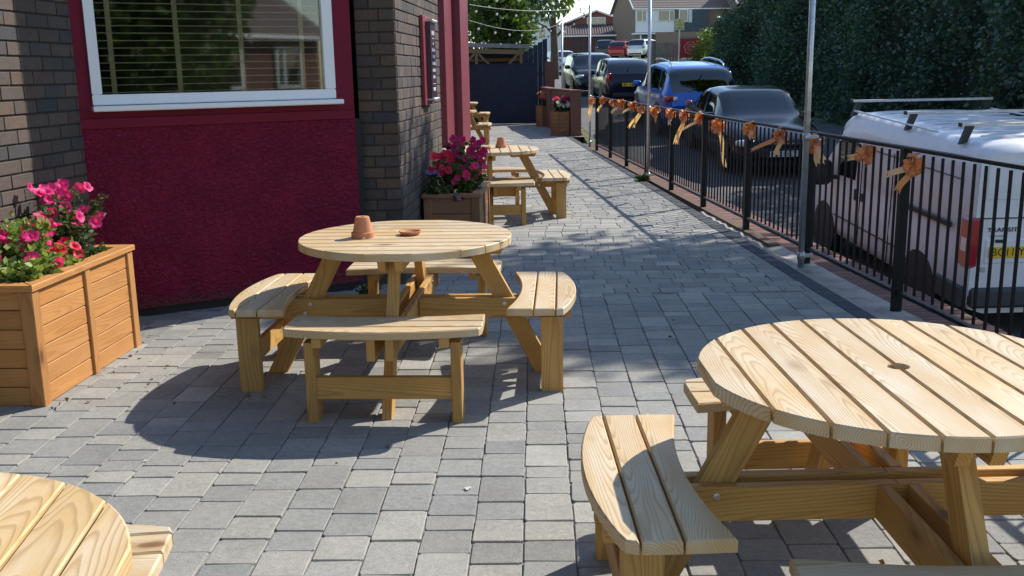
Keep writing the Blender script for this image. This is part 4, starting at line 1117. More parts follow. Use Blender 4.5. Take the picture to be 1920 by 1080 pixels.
    MB().box((-h + .18, .05, interp(-h + .18, top) - .02), (.34, .02, .02), ry=.5).obj('rear_wiper', M['trim'], t) if style != 'saloon' else None
    if plate_txt is not None:
        plate(t, h + .028, .44, plate_txt or None, M['plate_white'], 1); plate(t, -h - .028, .66 if style != 'saloon' else .62, None, M['plate_yellow'], -1)
    return t
HD = radians(90 + 3.0)
slope = .062
# black saloon facing the camera
def gnd(y): return interp(y, PROF)
S = car('parked_car', (4.92, 20.65, gnd(20.65)), HD + pi, -.075, 'black saloon car facing the camera between the railings and the blue car', ((.006, .008, .013), .15, .0), 4.65, 1.82, 1.44, 'saloon', None, 'MC51 ECV')
B = car('parked_car', (4.42, 25.75, gnd(25.75) + .02), HD, .055, 'bright blue crossover seen from behind, with silver roof rails', ((.008, .11, .46), .2, .25), 4.45, 1.86, 1.66, 'suv', None, '')
for s in (-1, 1):
    pts = [(-1.75, s * .60, 1.52), (-1.55, s * .62, 1.66), (-1.2, s * .63, 1.715), (-.3, s * .63, 1.735), (.3, s * .62, 1.71), (.55, s * .61, 1.62)]
    MB().tube(pts, .022, 8).obj('roof_rail', M['chrome'], B, smooth=True)
car('parked_car', (3.86, 34.9, gnd(34.9)), HD, .03, 'dark aubergine hatchback seen from behind, next beyond the blue car', ((.010, .006, .016), .15, .1), 3.95, 1.70, 1.48, 'hatch', None, '')
car('parked_car', (3.25, 40.1, gnd(40.1)), HD + pi, -.03, 'dark grey crossover facing the camera behind the aubergine hatchback', ((.022, .025, .030), .18, .2), 4.35, 1.80, 1.58, 'suv', None, '')
mini = car('parked_car', (3.35, 63.9, gnd(63.9)), HD + pi + radians(4), -.02, 'small silver white car with dark bonnet stripes by the navy gate', ((.55, .56, .58), .25, .3), 3.85, 1.73, 1.42, 'hatch', None, '', roofmat=M['plate_white'])
for s in (-1, 1):
    blob('round_headlamp', M['lamp_clear'], mini, (1.78, s * .60, .72), (.16, .30, .30)); MB().box((1.35, s * .32, .905), (.8, .17, .02), ry=.2).obj('bonnet_stripe', M['ink'], mini)
car('parked_car', (12.2, 90, gnd(90)), radians(58), 0, 'silver crossover parked in front of the white clad house', ((.50, .53, .56), .25, .4), 4.4, 1.82, 1.62, 'suv', None, None)
car('parked_car', (10.3, 92.5, gnd(92.5)), radians(72), 0, 'red hatchback parked left of the silver crossover', ((.33, .012, .02), .25, .3), 3.9, 1.72, 1.5, 'hatch', None, None)
car('parked_car', (9.3, 95, gnd(95)), radians(76), 0, 'dark car with a red tail lamp, leftmost on the house drive', ((.02, .022, .03), .25, .3), 4.1, 1.76, 1.62, 'suv', None, None)

# ---------------- white panel van
VL, VW = 4.83, 1.95
M['van_white'] = paint('van_white', (.78, .78, .80), .35, 0)
M['van_grey'] = plain('van_bumper_grey', (.05, .055, .06), .6)
van = empty('panel_van', (5.29, 11.95, gnd(11.95) - .02), radians(92.2), 'white panel van with three roof bars parked at the right beyond the railings', 'van')
van.rotation_euler = Euler((0, -.052, radians(92.2)))
h = VL / 2
top = [(-h, 1.90), (-h + .04, 1.955), (-h + .3, 1.985), (0, 1.99), (.9, 1.985), (1.05, 1.95), (1.78, 1.22), (2.05, 1.08), (2.32, .80), (h, .55)]
belt = [(-h, 1.12), (0, 1.14), (1.0, 1.12), (1.75, 1.05), (2.05, .96), (2.32, .70), (h, .46)]
w = VW / 2
wid = [(-h, w * .975), (-h + .1, w * .995), (0, w), (1.5, w * .99), (2.0, w * .94), (2.25, w * .84), (h, w * .74)]
car_shell(van, M['van_white'], VL, VW, top, belt, wid, .30, dict(ws=(1.76, 1.10), sides=[(.50, 1.12)]), wr=.905, boxy=1)
wheels(van, (-h + .98, h - .93), VW, .335)
# grey lower cladding, side rail, seams
for s in (-1, 1):
    MB().box((-h + .28, s * (w - .012), .47), (.56, .05, .22), ch=.02).obj('bumper_corner', M['van_grey'], van)
    MB().box((-1.45, s * (w + .002), 1.13), (1.25, .024, .055), ch=.006).obj('door_rail', M['trim'], van)
    MB().box((.0, s * (w + .002), .62), (2.2, .012, .012)).obj('side_crease', M['van_grey'], van)
    for x in (.28, -.62): MB().box((x, s * (w - .002), 1.02), (.008, .012, 1.25)).obj('door_seam', M['ink'], van)
    MB().box((-.25, s * (w * .975), 1.60), (3.9, .01, .007)).obj('roof_seam', M['van_grey'], van)
    MB().box((.42, s * (w + .004), 1.0), (.05, .02, .14), ch=.006).obj('door_handle', M['trim'], van)
    MB().box((.20, s * (w + .004), 1.0), (.05, .02, .10), ch=.006).obj('door_handle', M['trim'], van)
    blob('door_mirror', M['trim'], van, (1.20, s * (w + .17), 1.17), (.16, .30, .34)); MB().box((1.2, s * (w + .02), 1.10), (.06, .14, .05)).obj('mirror_arm', M['trim'], van)
    lamp = MB().box((-h + .03, s * (w - .045), 1.02), (.15, .11, .50), ch=.025).obj('tail_lamp', M['lamp_red'], van)
    MB().box((-h + .03, s * (w - .04), 1.0), (.10, .105, .15), ch=.012).obj('reversing_lamp', M['lamp_clear'], lamp)
    blob('headlamp', M['lamp_clear'], van, (h - .16, s * w * .72, .78), (.28, .30, .24), rz=-s * .5)
    MB().tube([(-h + 1.0, s * w * .90, 1.975), (.9, s * w * .90, 1.985)], .012, 6).obj('roof_gutter', M['van_white'], van)
    for z in (.75, 1.52): MB().box((-h - .012, s * (w - .18), z), (.03, .05, .05), ch=.006).obj('door_hinge', M['galv'], van)
bx = -h - .006
# two rear doors, split a little off the middle, each a raised panel
for y0, y1 in ((-.915, -.006), (.006, .915)):
    d = MB().box((bx, (y0 + y1) / 2, 1.14), (.03, y1 - y0, 1.32), ch=.012).obj('rear_door', M['van_white'], van)
    MB().box((bx - .016, (y0 + y1) / 2, 1.62), (.012, (y1 - y0) * .82, .36), ch=.005).obj('door_panel', M['van_white'], d)
    MB().box((bx - .016, (y0 + y1) / 2, 1.26), (.010, (y1 - y0) * .96, .012)).obj('door_crease', M['van_grey'], d)
MB().box((bx - .014, .42, .93), (.022, .74, .24), ch=.01).obj('plate_recess', M['van_white'], van)
for y in (.66, .30): MB().box((bx - .026, y, 1.035), (.02, .09, .03), ch=.004).obj('plate_lamp', M['trim'], van)
plate(van, bx - .032, .925, 'BG11 YMR', M['plate_yellow'], -1, yc=.50)
tm = text_mesh('TRANSIT', .085, .004, 1.05); o = link('lettering', tm, M['ink'], van, (bx - .020, .64, 1.145), (pi / 2, 0, -pi / 2)); o.scale = (.85, .7, 1)
MB().box((bx - .018, .68, 1.085), (.004, .15, .018)).obj('badge', M['galv'], van)
MB().box((-h - .03, 0, .47), (.12, VW * .93, .20), ch=.03).obj('rear_bumper', M['van_grey'], van)
MB().box((-h - .03, 0, 1.86), (.05, .34, .06), ch=.015).obj('brake_lamp', M['lamp_red'], van)
for i in range(7):
    MB().box((-h + .45 + .42 * i, 0, 1.992), (.035, VW * .72, .014), ch=.004).obj('roof_rib', M['van_white'], van)
for x in (-h + .48, -h + 1.75, .93):
    rb = MB().box((x, 0, 2.105), (.036, VW * .93, .030), ch=.004).obj('roof_bar', M['galv'], van)
    for s in (-1, 1):
        MB().add([(x + a, s * b, z) for a in (-.03, .03) for b, z in ((w * .80, 2.09), (w * .87, 2.09), (w * .93, 1.91), (w * .86, 1.935))], [(0, 1, 2, 3), (7, 6, 5, 4), (0, 4, 5, 1), (1, 5, 6, 2), (2, 6, 7, 3), (3, 7, 4, 0)]).obj('bar_foot', M['trim'], van)
        MB().box((x, s * VW * .468, 2.105), (.05, .02, .042), ch=.004).obj('bar_end_cap', M['trim'], van)
# ================================================================ far end of the patio
# low brick wall with a taller end pillar
lw = empty('low_wall', (1.5, 26, 0), 0, 'low reddish brown brick wall behind the six-sided planters', 'wall')
M['wallbrick'] = tinted('brown_red_brick', [(0, (.18, .085, .06)), (.5, (.15, .07, .052)), (1, (.22, .105, .075))], .9, .2, 120, 60, .002)
def wall_run(a, b, h0, h1, thick, name, cnt):
    a = Vector((*a, 0)); b = Vector((*b, 0)); d = (b - a); ln = d.length; d /= ln; n = Vector((d.y, -d.x, 0)); O = Vector((1.5, 26, 0))
    V = []
    for p, h_ in ((a, h0), (b, h1)):
        for s, z in ((-1, -.3), (-1, h_), (1, h_), (1, -.3)): V.append(p + n * s * thick / 2 + Vector((0, 0, z)) - O)
    MB().add(V, [(0, 1, 5, 4), (1, 2, 6, 5), (2, 3, 7, 6), (3, 2, 1, 0), (4, 5, 6, 7)]).obj(name, M['wallbrick'], lw)
    bmsh = {}; rows = int(h0 / .0775)
    for k in range(rows):
        s = -.11 if k % 2 else 0
        while s < ln:
            s0, s1 = max(s, 0), min(s + .225, ln)
            if s1 - s0 > .05:
                l = round(s1 - s0 - .01, 3)
                if l not in bmsh: bmsh[l] = MB().box((0, 0, 0), (l, thick + .014, .067), ch=.003).mesh('brick')
                c = a + d * (s0 + s1) / 2 + Vector((0, 0, .0775 * (k + .5))) - O
                if (cnt[0] < 250): link('brick', bmsh[l], M['wallbrick'], lw, c, (0, 0, atan2(d.y, d.x))); cnt[0] += 1
            s += .225
cnt = [0]
wall_run((1.63, 24.45), (1.63, 24.72), 1.06, 1.06, .25, 'end_pier', cnt)
wall_run((1.62, 24.75), (1.28, 27.6), 1.05, 1.05, .20, 'wall_core', cnt)
wall_run((1.24, 27.7), (1.08, 30.4), 1.05, 1.05, .20, 'wall_core', cnt)
mb = MB().box((1.27 - 1.5, 31.1 - 26, .9), (.30, .30, 1.9), ch=.01); mb.obj('gate_pillar', M['wallbrick'], lw)
for (x, y, l, rz, wd) in ((1.63, 24.585, .30, pi / 2, .28), (1.45, 26.2, 2.9, atan2(2.85, -.34), .23), (1.16, 29.05, 2.72, atan2(2.7, -.16), .23)):
    MB().box((x - 1.5, y - 26, 1.08), (l, wd, .045), rz, ch=.006).obj('coping', M['wallbrick'], lw)
# navy boarded gate
gate = empty('boarded_gate', (0, 30.7, 0), radians(-1.0), 'navy blue boarded gate closing the far end of the patio', 'gate')
for i in range(17): MB().box((-1.5 + .145 * i + .0, 0, .90), (.1445, .022, 1.78), ch=.003).obj('board', M['navy'], gate)
for z in (.25, .95, 1.62): MB().box((-.35, .03, z), (2.4, .035, .14)).obj('ledge_rail', M['navy'], gate)
for x in (-.28, ): MB().box((x, -.016, .9), (.02, .012, 1.74)).obj('meeting_strip', M['navy'], gate)
MB().box((-.35, 0, 1.79), (2.5, .06, .03)).obj('cap_rail', M['navy'], gate)
# taller navy fence panel with a sloping top
pn = empty('fence_panel', (.87, 30.95, 0), radians(3), 'tall navy fence panel with a sloping top beside the gate', 'fence')
for i in range(5):
    x = -.32 + .145 * i; zt = 2.14 + .09 * i
    MB().add([(x - .07, -.01, 0), (x + .07, -.01, 0), (x + .07, -.01, zt + .03), (x - .07, -.01, zt), (x - .07, .012, 0), (x + .07, .012, 0), (x + .07, .012, zt + .03), (x - .07, .012, zt)], [(0, 1, 2, 3), (7, 6, 5, 4), (0, 4, 5, 1), (1, 5, 6, 2), (2, 6, 7, 3), (3, 7, 4, 0)]).obj('board', M['navy'], pn)
# smoking shelter behind the gate
sh = empty('timber_shelter', (-.4, 32.6, 0), 0, 'open timber shelter with a grey sloping roof behind the navy gate', 'shelter')
M['felt'] = plain('grey_roof_sheet', (.24, .235, .225), .7, var=.15)
MB().box((-.6, .6, 2.42), (3.4, 2.0, .05), ry=radians(2.2), rx=radians(3)).obj('roof', M['felt'], sh)
MB().box((-.6, -.41, 2.40), (3.4, .03, .13), ry=radians(2.2)).obj('fascia', M['felt'], sh)
MB().box((0, 0, 0), (3.2, .06, .14)).obj('beam', M['beam'], sh, (-.6, -.33, 2.22), (0, radians(2.2), 0))
for x in (-1.9, -.6, .82):
    MB().box((0, 0, 0), (2.2, .09, .09)).obj('post', M['beam'], sh, (x, -.3, 1.1), (0, -pi / 2, 0))
for x, s in ((.82, -1), (-.6, 1), (-.6, -1)):
    MB().box((0, 0, 0), (.55, .06, .07)).obj('brace', M['beam'], sh, (x + s * .2, -.3, 2.0), (0, -s * radians(-45), 0))
MB().box((0, 0, 0), (3.0, .04, .10)).obj('rail', M['beam'], sh, (-.6, .9, 1.95))
MB().box((-.6, 1.5, 1.1), (3.3, .05, 2.2)).obj('back_boarding', M['navy'], sh)

# ================================================================ string lights
M['bulb'] = plain('opal_bulb', (.85, .85, .82), .25, var=.02)
M['cable_pale'] = plain('pale_cable', (.25, .25, .24), .6); M['cable_dark'] = plain('dark_cable', (.02, .02, .022), .6)
bulb_m = None
def lights(a, b, sag, n, label, cm, off=.5):
    global bulb_m
    a, b = Vector(a), Vector(b); t = empty('string_light', a, 0, label, 'string light', 'festoon lights between pub and poles')
    P = [a.lerp(b, i / 24) - Vector((0, 0, sag * 4 * (i / 24) * (1 - i / 24))) for i in range(25)]
    MB().tube([p - a for p in P], .0045, 5).obj('cable', cm, t)
    if bulb_m is None: bulb_m = MB().lathe([(0, -.045), (.014, -.039), (.021, -.023), (.017, -.007), (.010, .0)], 10).mesh('bulb', True)
    for k in range(n):
        u = (k + off) / n; p = a.lerp(b, u) - Vector((0, 0, sag * 4 * u * (1 - u))) - a
        h_ = MB().tube([(0, 0, 0), (0, 0, -.07)], .014, 6).obj('lamp_holder', M['cable_dark'], t, p)
        link('bulb', bulb_m, M['bulb'], h_, (0, 0, -.072))
lights((-.60, 15.9, 2.36), (1.44, 27.0, 2.80), .18, 8, 'lowest string of white bulbs reaching the pole behind the planters', M['cable_pale'])
lights((-.60, 16.3, 2.62), (1.70, 21.1, 2.86), .10, 7, 'string of bulbs from the maroon pier to the pole at the railing end', M['cable_pale'], .3)
lights((-.60, 15.0, 2.72), (1.985, 14.26, 2.96), .16, 8, 'dark cabled string of bulbs running to the middle pole', M['cable_dark'], .4)
lights((-2.0, 29.5, 2.72), (1.44, 27.0, 2.55), .22, 8, 'farthest string of bulbs hanging low over the gate', M['cable_dark'], .2)
lights((1.70, 21.1, 2.84), (1.44, 27.0, 2.80), .10, 3, 'short string of bulbs between the two far poles', M['cable_dark'])

# ================================================================ vegetation
def crown_points(n, cx, rad, r, lumps=14, shell=.55):
    """points inside an uneven crown: several lobes inside the ellipsoid rad"""
    C = r.normal(size=(lumps, 3)); C /= np.linalg.norm(C, axis=1, keepdims=True); C *= (.25 + .5 * r.random((lumps, 1)))
    S = .28 + .26 * r.random(lumps); k = r.integers(0, lumps, n)
    D = r.normal(size=(n, 3)); D /= np.linalg.norm(D, axis=1, keepdims=True)
    q = (shell + (1 - shell) * r.random((n, 1)) ** .7)
    P = C[k] + D * q * S[k][:, None]
    return P * np.array(rad) + np.array(cx), D
def tree(name, loc, H_, rad, leafm, label, group, n=9000, leaf=.16, seed=0, trunk_r=.16, cz=None, lumps=16, droop=0, shell=.5):
    r = np.random.default_rng(seed); rr = random.Random(seed)
    t = empty(name, loc, 0, label, 'tree', group); cz = cz or H_ - rad[2]
    mb = MB(); mb.tube([(0, 0, -.3), (.03, .02, H_ * .2), (-.04, .05, H_ * .45), (.05, -.03, H_ * .75)], [trunk_r * 1.25, trunk_r, trunk_r * .75, trunk_r * .3], 9)
    for i in range(9):
        a = rr.uniform(0, 2 * pi); z = H_ * rr.uniform(.28, .62); e = Vector((cos(a) * rad[0] * .75, sin(a) * rad[1] * .75, min(H_ * .95, z + rad[2] * rr.uniform(.2, .8))))
        mb.tube([(0, 0, z), (e.x * .45, e.y * .45, z + (e.z - z) * .65), e], [trunk_r * .42, trunk_r * .24, trunk_r * .06], 6)
    mb.obj('trunk', M['bark'], t, smooth=True)
    P, D = crown_points(n, (0, 0, cz), rad, r, lumps, shell)
    T = D + r.normal(size=D.shape) * .7; T[:, 2] -= droop
    V, Q = leaf_quads(P, T, leaf, r, 1.8)
    link('crown', big_mesh('crown', V, Q), leafm, t)
    return t
def hedge(loc, pts, height, depth, n, leafm, label, seed, leaf=.13, name='hedge', core=True):
    """long leafy hedge along pts (x, y); height(s)"""
    r = np.random.default_rng(seed); t = empty(name, loc, 0, label, 'hedge')
    P = []; seg = np.array(pts); dl = np.linalg.norm(np.diff(seg, axis=0), axis=1); cum = np.concatenate([[0], np.cumsum(dl)])
    s = r.random(n) * cum[-1]; k = np.clip(np.searchsorted(cum, s) - 1, 0, len(dl) - 1); u = (s - cum[k]) / dl[k]
    base = seg[k] + (seg[k + 1] - seg[k]) * u[:, None]; dirs = (seg[k + 1] - seg[k]) / dl[k][:, None]; nrm = np.stack([-dirs[:, 1], dirs[:, 0]], 1)
    hgt = np.array([height(x) for x in s])
    hgt = hgt * (1 + .06 * np.sin(s * 1.3) + .05 * np.sin(s * 3.1 + 1) + .03 * np.sin(s * 7))
    mode = r.random(n); f = r.random(n)
    z = np.where(mode < .78, f * hgt, hgt - r.random(n) ** 2 * .35)
    off = np.where(mode < .78, depth / 2, (r.random(n) - .5) * depth)
    bulge = .42 * np.sin(s * .83 + 1.2 * np.sin(z * .9)) + .26 * np.sin(s * 1.9 + z * 1.1) + .2 * np.sin(s * 3.7 - z * 2.3) + .14 * np.sin(z * 4.4 + s * 6)
    off = off + np.where(mode < .78, bulge + r.normal(size=n) * .17 - .25 * (z / hgt) ** 2, 0)
    side = np.where(r.random(n) < .85, 1, -1) * np.where(mode < .78, 1, 1)
    Pp = np.stack([base[:, 0] + nrm[:, 0] * off * side, base[:, 1] + nrm[:, 1] * off * side, z], 1)
    gzv = np.array([gz(a, b) for a, b in zip(Pp[::50, 0], Pp[::50, 1])]); Pp[:, 2] += np.repeat(gzv, 50)[:n] if False else np.interp(Pp[:, 1], YL, [gz(9, y) for y in YL])
    T = np.stack([nrm[:, 0] * side, nrm[:, 1] * side, np.zeros(n)], 1) * .8 + r.normal(size=(n, 3)) * .7; T[:, 2] += .15
    V, Q = leaf_quads(Pp - np.array(loc), T, leaf, r, 1.9)
    link('foliage', big_mesh('foliage', V, Q), leafm, t, kind='stuff')
    # added near-black core: blocks light through the leaves, coloured as inner shade
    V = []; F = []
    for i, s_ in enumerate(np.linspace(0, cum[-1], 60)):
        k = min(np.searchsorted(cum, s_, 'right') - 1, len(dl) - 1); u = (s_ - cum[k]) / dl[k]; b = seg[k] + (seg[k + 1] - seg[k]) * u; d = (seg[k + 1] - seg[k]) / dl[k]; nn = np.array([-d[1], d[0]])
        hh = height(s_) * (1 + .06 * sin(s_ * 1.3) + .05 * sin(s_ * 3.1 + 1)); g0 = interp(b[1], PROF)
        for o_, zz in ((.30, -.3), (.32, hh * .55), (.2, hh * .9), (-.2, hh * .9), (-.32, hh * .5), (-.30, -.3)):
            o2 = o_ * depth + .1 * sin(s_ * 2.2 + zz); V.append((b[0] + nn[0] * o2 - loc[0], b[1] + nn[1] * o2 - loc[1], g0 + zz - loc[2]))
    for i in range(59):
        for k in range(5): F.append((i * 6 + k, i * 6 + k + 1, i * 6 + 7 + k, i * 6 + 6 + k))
    link('hedge_core', mesh('hedge_core', V, F), M['core_dark'], t)
    return t
M['core_dark'] = plain('hedge_core_shade', (.012, .016, .008), 1, var=.5, scale=5, bmp=.05, bscale=10)
# nrm = (-dy, dx): for a run towards -y it points to +x, for +y towards -x (the road side)
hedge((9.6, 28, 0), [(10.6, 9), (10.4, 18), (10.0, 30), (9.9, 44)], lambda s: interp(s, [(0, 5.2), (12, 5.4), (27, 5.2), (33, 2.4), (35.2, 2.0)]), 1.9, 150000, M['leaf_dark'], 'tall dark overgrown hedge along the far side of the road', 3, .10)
hedge((8.2, 46, 0), [(10.05, 44.8), (10.05, 50)], lambda s: 1.62, 1.5, 9000, M['leaf_lite'], 'clipped sunlit hedge end in front of the red sign', 4, .11)
GT = 'trees standing behind the tall hedge'
tree('broadleaf_tree', (11.1, 41, .6), 9.8, (3.2, 3.2, 3.0), M['leaf_dark'], 'dark tree overhanging the houses, leftmost above the hedge', GT, 20000, .18, 31, cz=6.3)
tree('broadleaf_tree', (11.0, 34.5, .4), 6.6, (2.5, 3.0, 2.3), M['leaf_dark'], 'dark tree behind the hedge, right of the leftmost one', GT, 14000, .16, 32, cz=4.4)
tree('broadleaf_tree', (11.3, 27.0, .1), 6.6, (2.5, 2.8, 2.3), M['leaf_dark'], 'dark tree behind the hedge above the van roof', GT, 14000, .16, 33, cz=4.4)
tree('broadleaf_tree', (11.3, 17.3, -.4), 8.6, (2.0, 3.1, 2.4), M['leaf_dark'], 'dark tree behind the hedge at the right edge', GT, 16000, .15, 34, cz=6.0)
# the tall tree outside the frame whose shade lies across the middle of the patio
tree('ash_tree', (9.1, 13.5, -.9), 10.6, (3.2, 1.85, 1.6), M['leaf_mid'], 'tall tree at the roadside right of the picture', None, 13000, .17, 35, cz=9.1, lumps=26, shell=.2).rotation_euler = (0, 0, radians(-40.5))
tree('broadleaf_tree', (9.0, -7.6, -1.8), 9.5, (3.4, 3.4, 3.8), M['leaf_mid'], 'green tree reflected in the pub window', None, 9000, .24, 36, cz=5.4)
tree('broadleaf_tree', (9.5, -14, -1.8), 9.0, (3.0, 3.0, 3.6), M['leaf_mid'], 'second green tree reflected in the pub window', None, 8000, .24, 37, cz=5.4)
# far trees on the left
GL = 'trees behind the navy gate'
tree('conifer_tree', (-1.9, 44, .7), 10.5, (2.7, 2.6, 4.6), M['leaf_dark'], 'big dark conifer above the shelter roof', GL, 16000, .22, 41, cz=5.6, lumps=26)
tree('conifer_tree', (.4, 49, .9), 10.0, (2.0, 2.4, 4.4), M['leaf_dark'], 'dark conifer right of the biggest one above the shelter', GL, 13000, .22, 42, cz=5.3, lumps=24)
tree('broadleaf_tree', (-.2, 40.5, .6), 5.2, (1.5, 1.4, 2.1), M['leaf_mid'], 'lighter green tree in front of the conifers', GL, 7000, .18, 43, cz=3.0)
tree('willow_tree', (2.55, 56, 1.1), 7.6, (1.9, 1.9, 2.6), M['leaf_lite'], 'loose pale weeping tree left of the brick houses', GL, 5200, .22, 44, cz=5.4, lumps=20, droop=1.3, trunk_r=.22)

# ================================================================ houses and signs
M['house_brick'] = plain('buff_brown_brick', (.22, .165, .125), .9, var=.18, scale=9, bmp=.004)
M['house_red'] = plain('red_house_brick', (.27, .10, .07), .9, var=.18, scale=9, bmp=.004)
M['tile'] = plain('brown_roof_tile', (.17, .135, .12), .85, var=.22, scale=6)
M['tile_red'] = plain('dark_pantile', (.13, .095, .09), .85, var=.25, scale=6)
M['cladding'] = plain('white_cladding', (.72, .74, .76), .5, var=.04)
M['slate_clad'] = plain('slate_blue_cladding', (.045, .065, .085), .6, var=.1)
M['curtain'] = plain('net_curtain', (.55, .55, .60), .8, var=.3, scale=12)
M['old_fence'] = plain('grey_fence_board', (.20, .18, .155), .9, var=.3, scale=5)
M['garage'] = plain('maroon_garage_door', (.075, .030, .030), .5)
def win_part(t, x, z, w_, h_, y, mullion=None):
    """window on a wall facing -y"""
    f = MB()
    for a, b, c, d in ((x, z - h_ / 2, w_, .07), (x, z + h_ / 2, w_, .07), (x - w_ / 2, z, .07, h_ + .07), (x + w_ / 2, z, .07, h_ + .07)): f.box((a, y - .04, b), (c, .07, d))
    if mullion is not None: f.box((x + mullion, y - .04, z), (.07, .07, h_))
    fo = f.obj('window', M['white_upvc'], t)
    MB().box((x, y - .01, z), (w_ - .02, .01, h_ - .02)).obj('pane', M['car_glass'], fo)
    MB().box((x, y + .0, z), (w_ * .9, .008, h_ * .9)).obj('curtain', M['curtain'], fo)
H1 = empty('house', (15.2, 99.0, 2.6), radians(8.6), 'two-storey brown brick house with white cladding and curtained windows', 'house')
# local coordinates: x right, y away, z up from 2.0
def gable_house(t, x0, x1, y0, y1, he, hr, wallm, roofm, over=.25, ridge='y'):
    """walls plus a gable roof; ridge runs along x"""
    ym = (y0 + y1) / 2
    MB().add([(x0, y0, -1), (x1, y0, -1), (x1, y1, -1), (x0, y1, -1), (x0, y0, he), (x1, y0, he), (x1, y1, he), (x0, y1, he), (x0, ym, hr - .05), (x1, ym, hr - .05)],
             [(0, 1, 5, 4), (2, 3, 7, 6), (1, 2, 6, 9, 5), (3, 0, 4, 8, 7)]).obj('wall', wallm, t)
    r_ = MB(); th = .10; k = (hr - he) / (ym - y0)
    for (ya, yb, s) in ((y0 - over, ym, 1), (y1 + over, ym, -1)):
        za = he - k * over
        r_.add([(x0 - over, ya, za), (x1 + over, ya, za), (x1 + over, yb, hr), (x0 - over, yb, hr), (x0 - over, ya, za + th), (x1 + over, ya, za + th), (x1 + over, yb, hr + th), (x0 - over, yb, hr + th)],
               [(0, 1, 2, 3), (4, 5, 6, 7), (0, 1, 5, 4), (3, 2, 6, 7), (0, 3, 7, 4), (1, 2, 6, 5)])
    ro = r_.obj('roof', roofm, t)
    n = 12
    for s_, ya in ((1, y0 - over), (-1, y1 + over)):      # tile courses on the slope
        for i in range(n):
            u = (i + .5) / n; y = ya + (ym - ya) * u; z = he - k * over + (hr - he + k * over) * u + th
            MB().box(((x0 + x1) / 2, y, z + .012), (x1 - x0 + 2 * over, .30, .02), rx=s_ * atan2(k, 1)).obj('tile_course', roofm, ro)
    MB().box((x0 - over - .02, y0 + (ym - y0) / 2 - over / 2, (he + hr - k * over) / 2 + .03), (.05, sqrt((ym - y0 + over) ** 2 + (hr - he + k * over) ** 2), .16), rx=atan2(k, 1)).obj('barge_board', M['white_upvc'], ro)
    MB().box((x0 - over - .02, y1 - (ym - y0) / 2 + over / 2, (he + hr - k * over) / 2 + .03), (.05, sqrt((ym - y0 + over) ** 2 + (hr - he + k * over) ** 2), .16), rx=-atan2(k, 1)).obj('barge_board', M['white_upvc'], ro)
    MB().tube([(x0 - over, y0 - over - .05, he - k * over), (x1 + over, y0 - over - .05, he - k * over)], .06, 8).obj('gutter', M['white_upvc'], ro)
    return ro
# front of the house stands at local y = 0; the gable end faces the left
gable_house(H1, -2.9, 7.1, 0, 8.6, 4.75, 7.6, M['house_brick'], M['tile'])
MB().box((-.95, -.06, 2.92), (3.86, .14, 1.0), ch=.02).obj('cladding_panel', M['cladding'], H1)
for i in range(7): MB().box((-.95, -.132, 2.50 + .14 * i), (3.86, .012, .008)).obj('cladding_board', M['white_upvc'], H1)
MB().box((-.95, -.06, 3.98), (3.86, .12, 1.10)).obj('cladding_panel', M['cladding'], H1)
win_part(H1, -2.36, 3.96, .98, 1.0, -.125, .12); win_part(H1, .12, 3.96, 1.60, 1.0, -.125, .32)
MB().box((-1.1, -.15, 2.30), (4.3, .40, .14), ch=.02).obj('porch_canopy', M['white_upvc'], H1)
MB().box((-1.9, -.03, .95), (.75, .08, 2.5)).obj('door', M['slate_clad'], H1); MB().box((-2.36, -.03, .95), (.14, .10, 2.5)).obj('door_frame', M['white_upvc'], H1); MB().box((-1.42, -.03, .95), (.14, .10, 2.5)).obj('door_frame', M['white_upvc'], H1)
win_part(H1, -.1, 1.2, 1.4, 1.3, -.01, 0)
MB().box((2.75, -.25, 3.1), (2.9, .55, 2.7), ch=.01).obj('slate_bay', M['slate_clad'], H1)
win_part(H1, 1.72, 3.95, .85, 1.1, -.53, None)
MB().box((2.42, -.54, 3.9), (.36, .04, 1.2)).obj('pale_panel', M['curtain'], H1)
MB().box((1.17, -.10, 2.3), (.24, .25, 4.6)).obj('party_pier', M['house_brick'], H1)
MB().box((2.8, -1.2, 1.7), (8.0, .25, 1.4)).obj('garden_wall', M['house_brick'], H1)
MB().box((3.2, 4.3, 8.2), (.7, .8, 1.6), ch=.02).obj('chimney', M['house_brick'], H1)
H1b = empty('house', (24, 97, 2.6), radians(6), 'brown brick house half hidden by the overhanging dark tree', 'house')
gable_house(H1b, -2.0, 7, 0, 8, 4.75, 7.6, M['house_brick'], M['tile']); win_part(H1b, 0, 3.9, 1.6, 1.1, -.01, .2)
H2 = empty('house', (9.57, 110, 3.0), radians(-3), 'red brick house with a white framed window and low tiled garage', 'house')
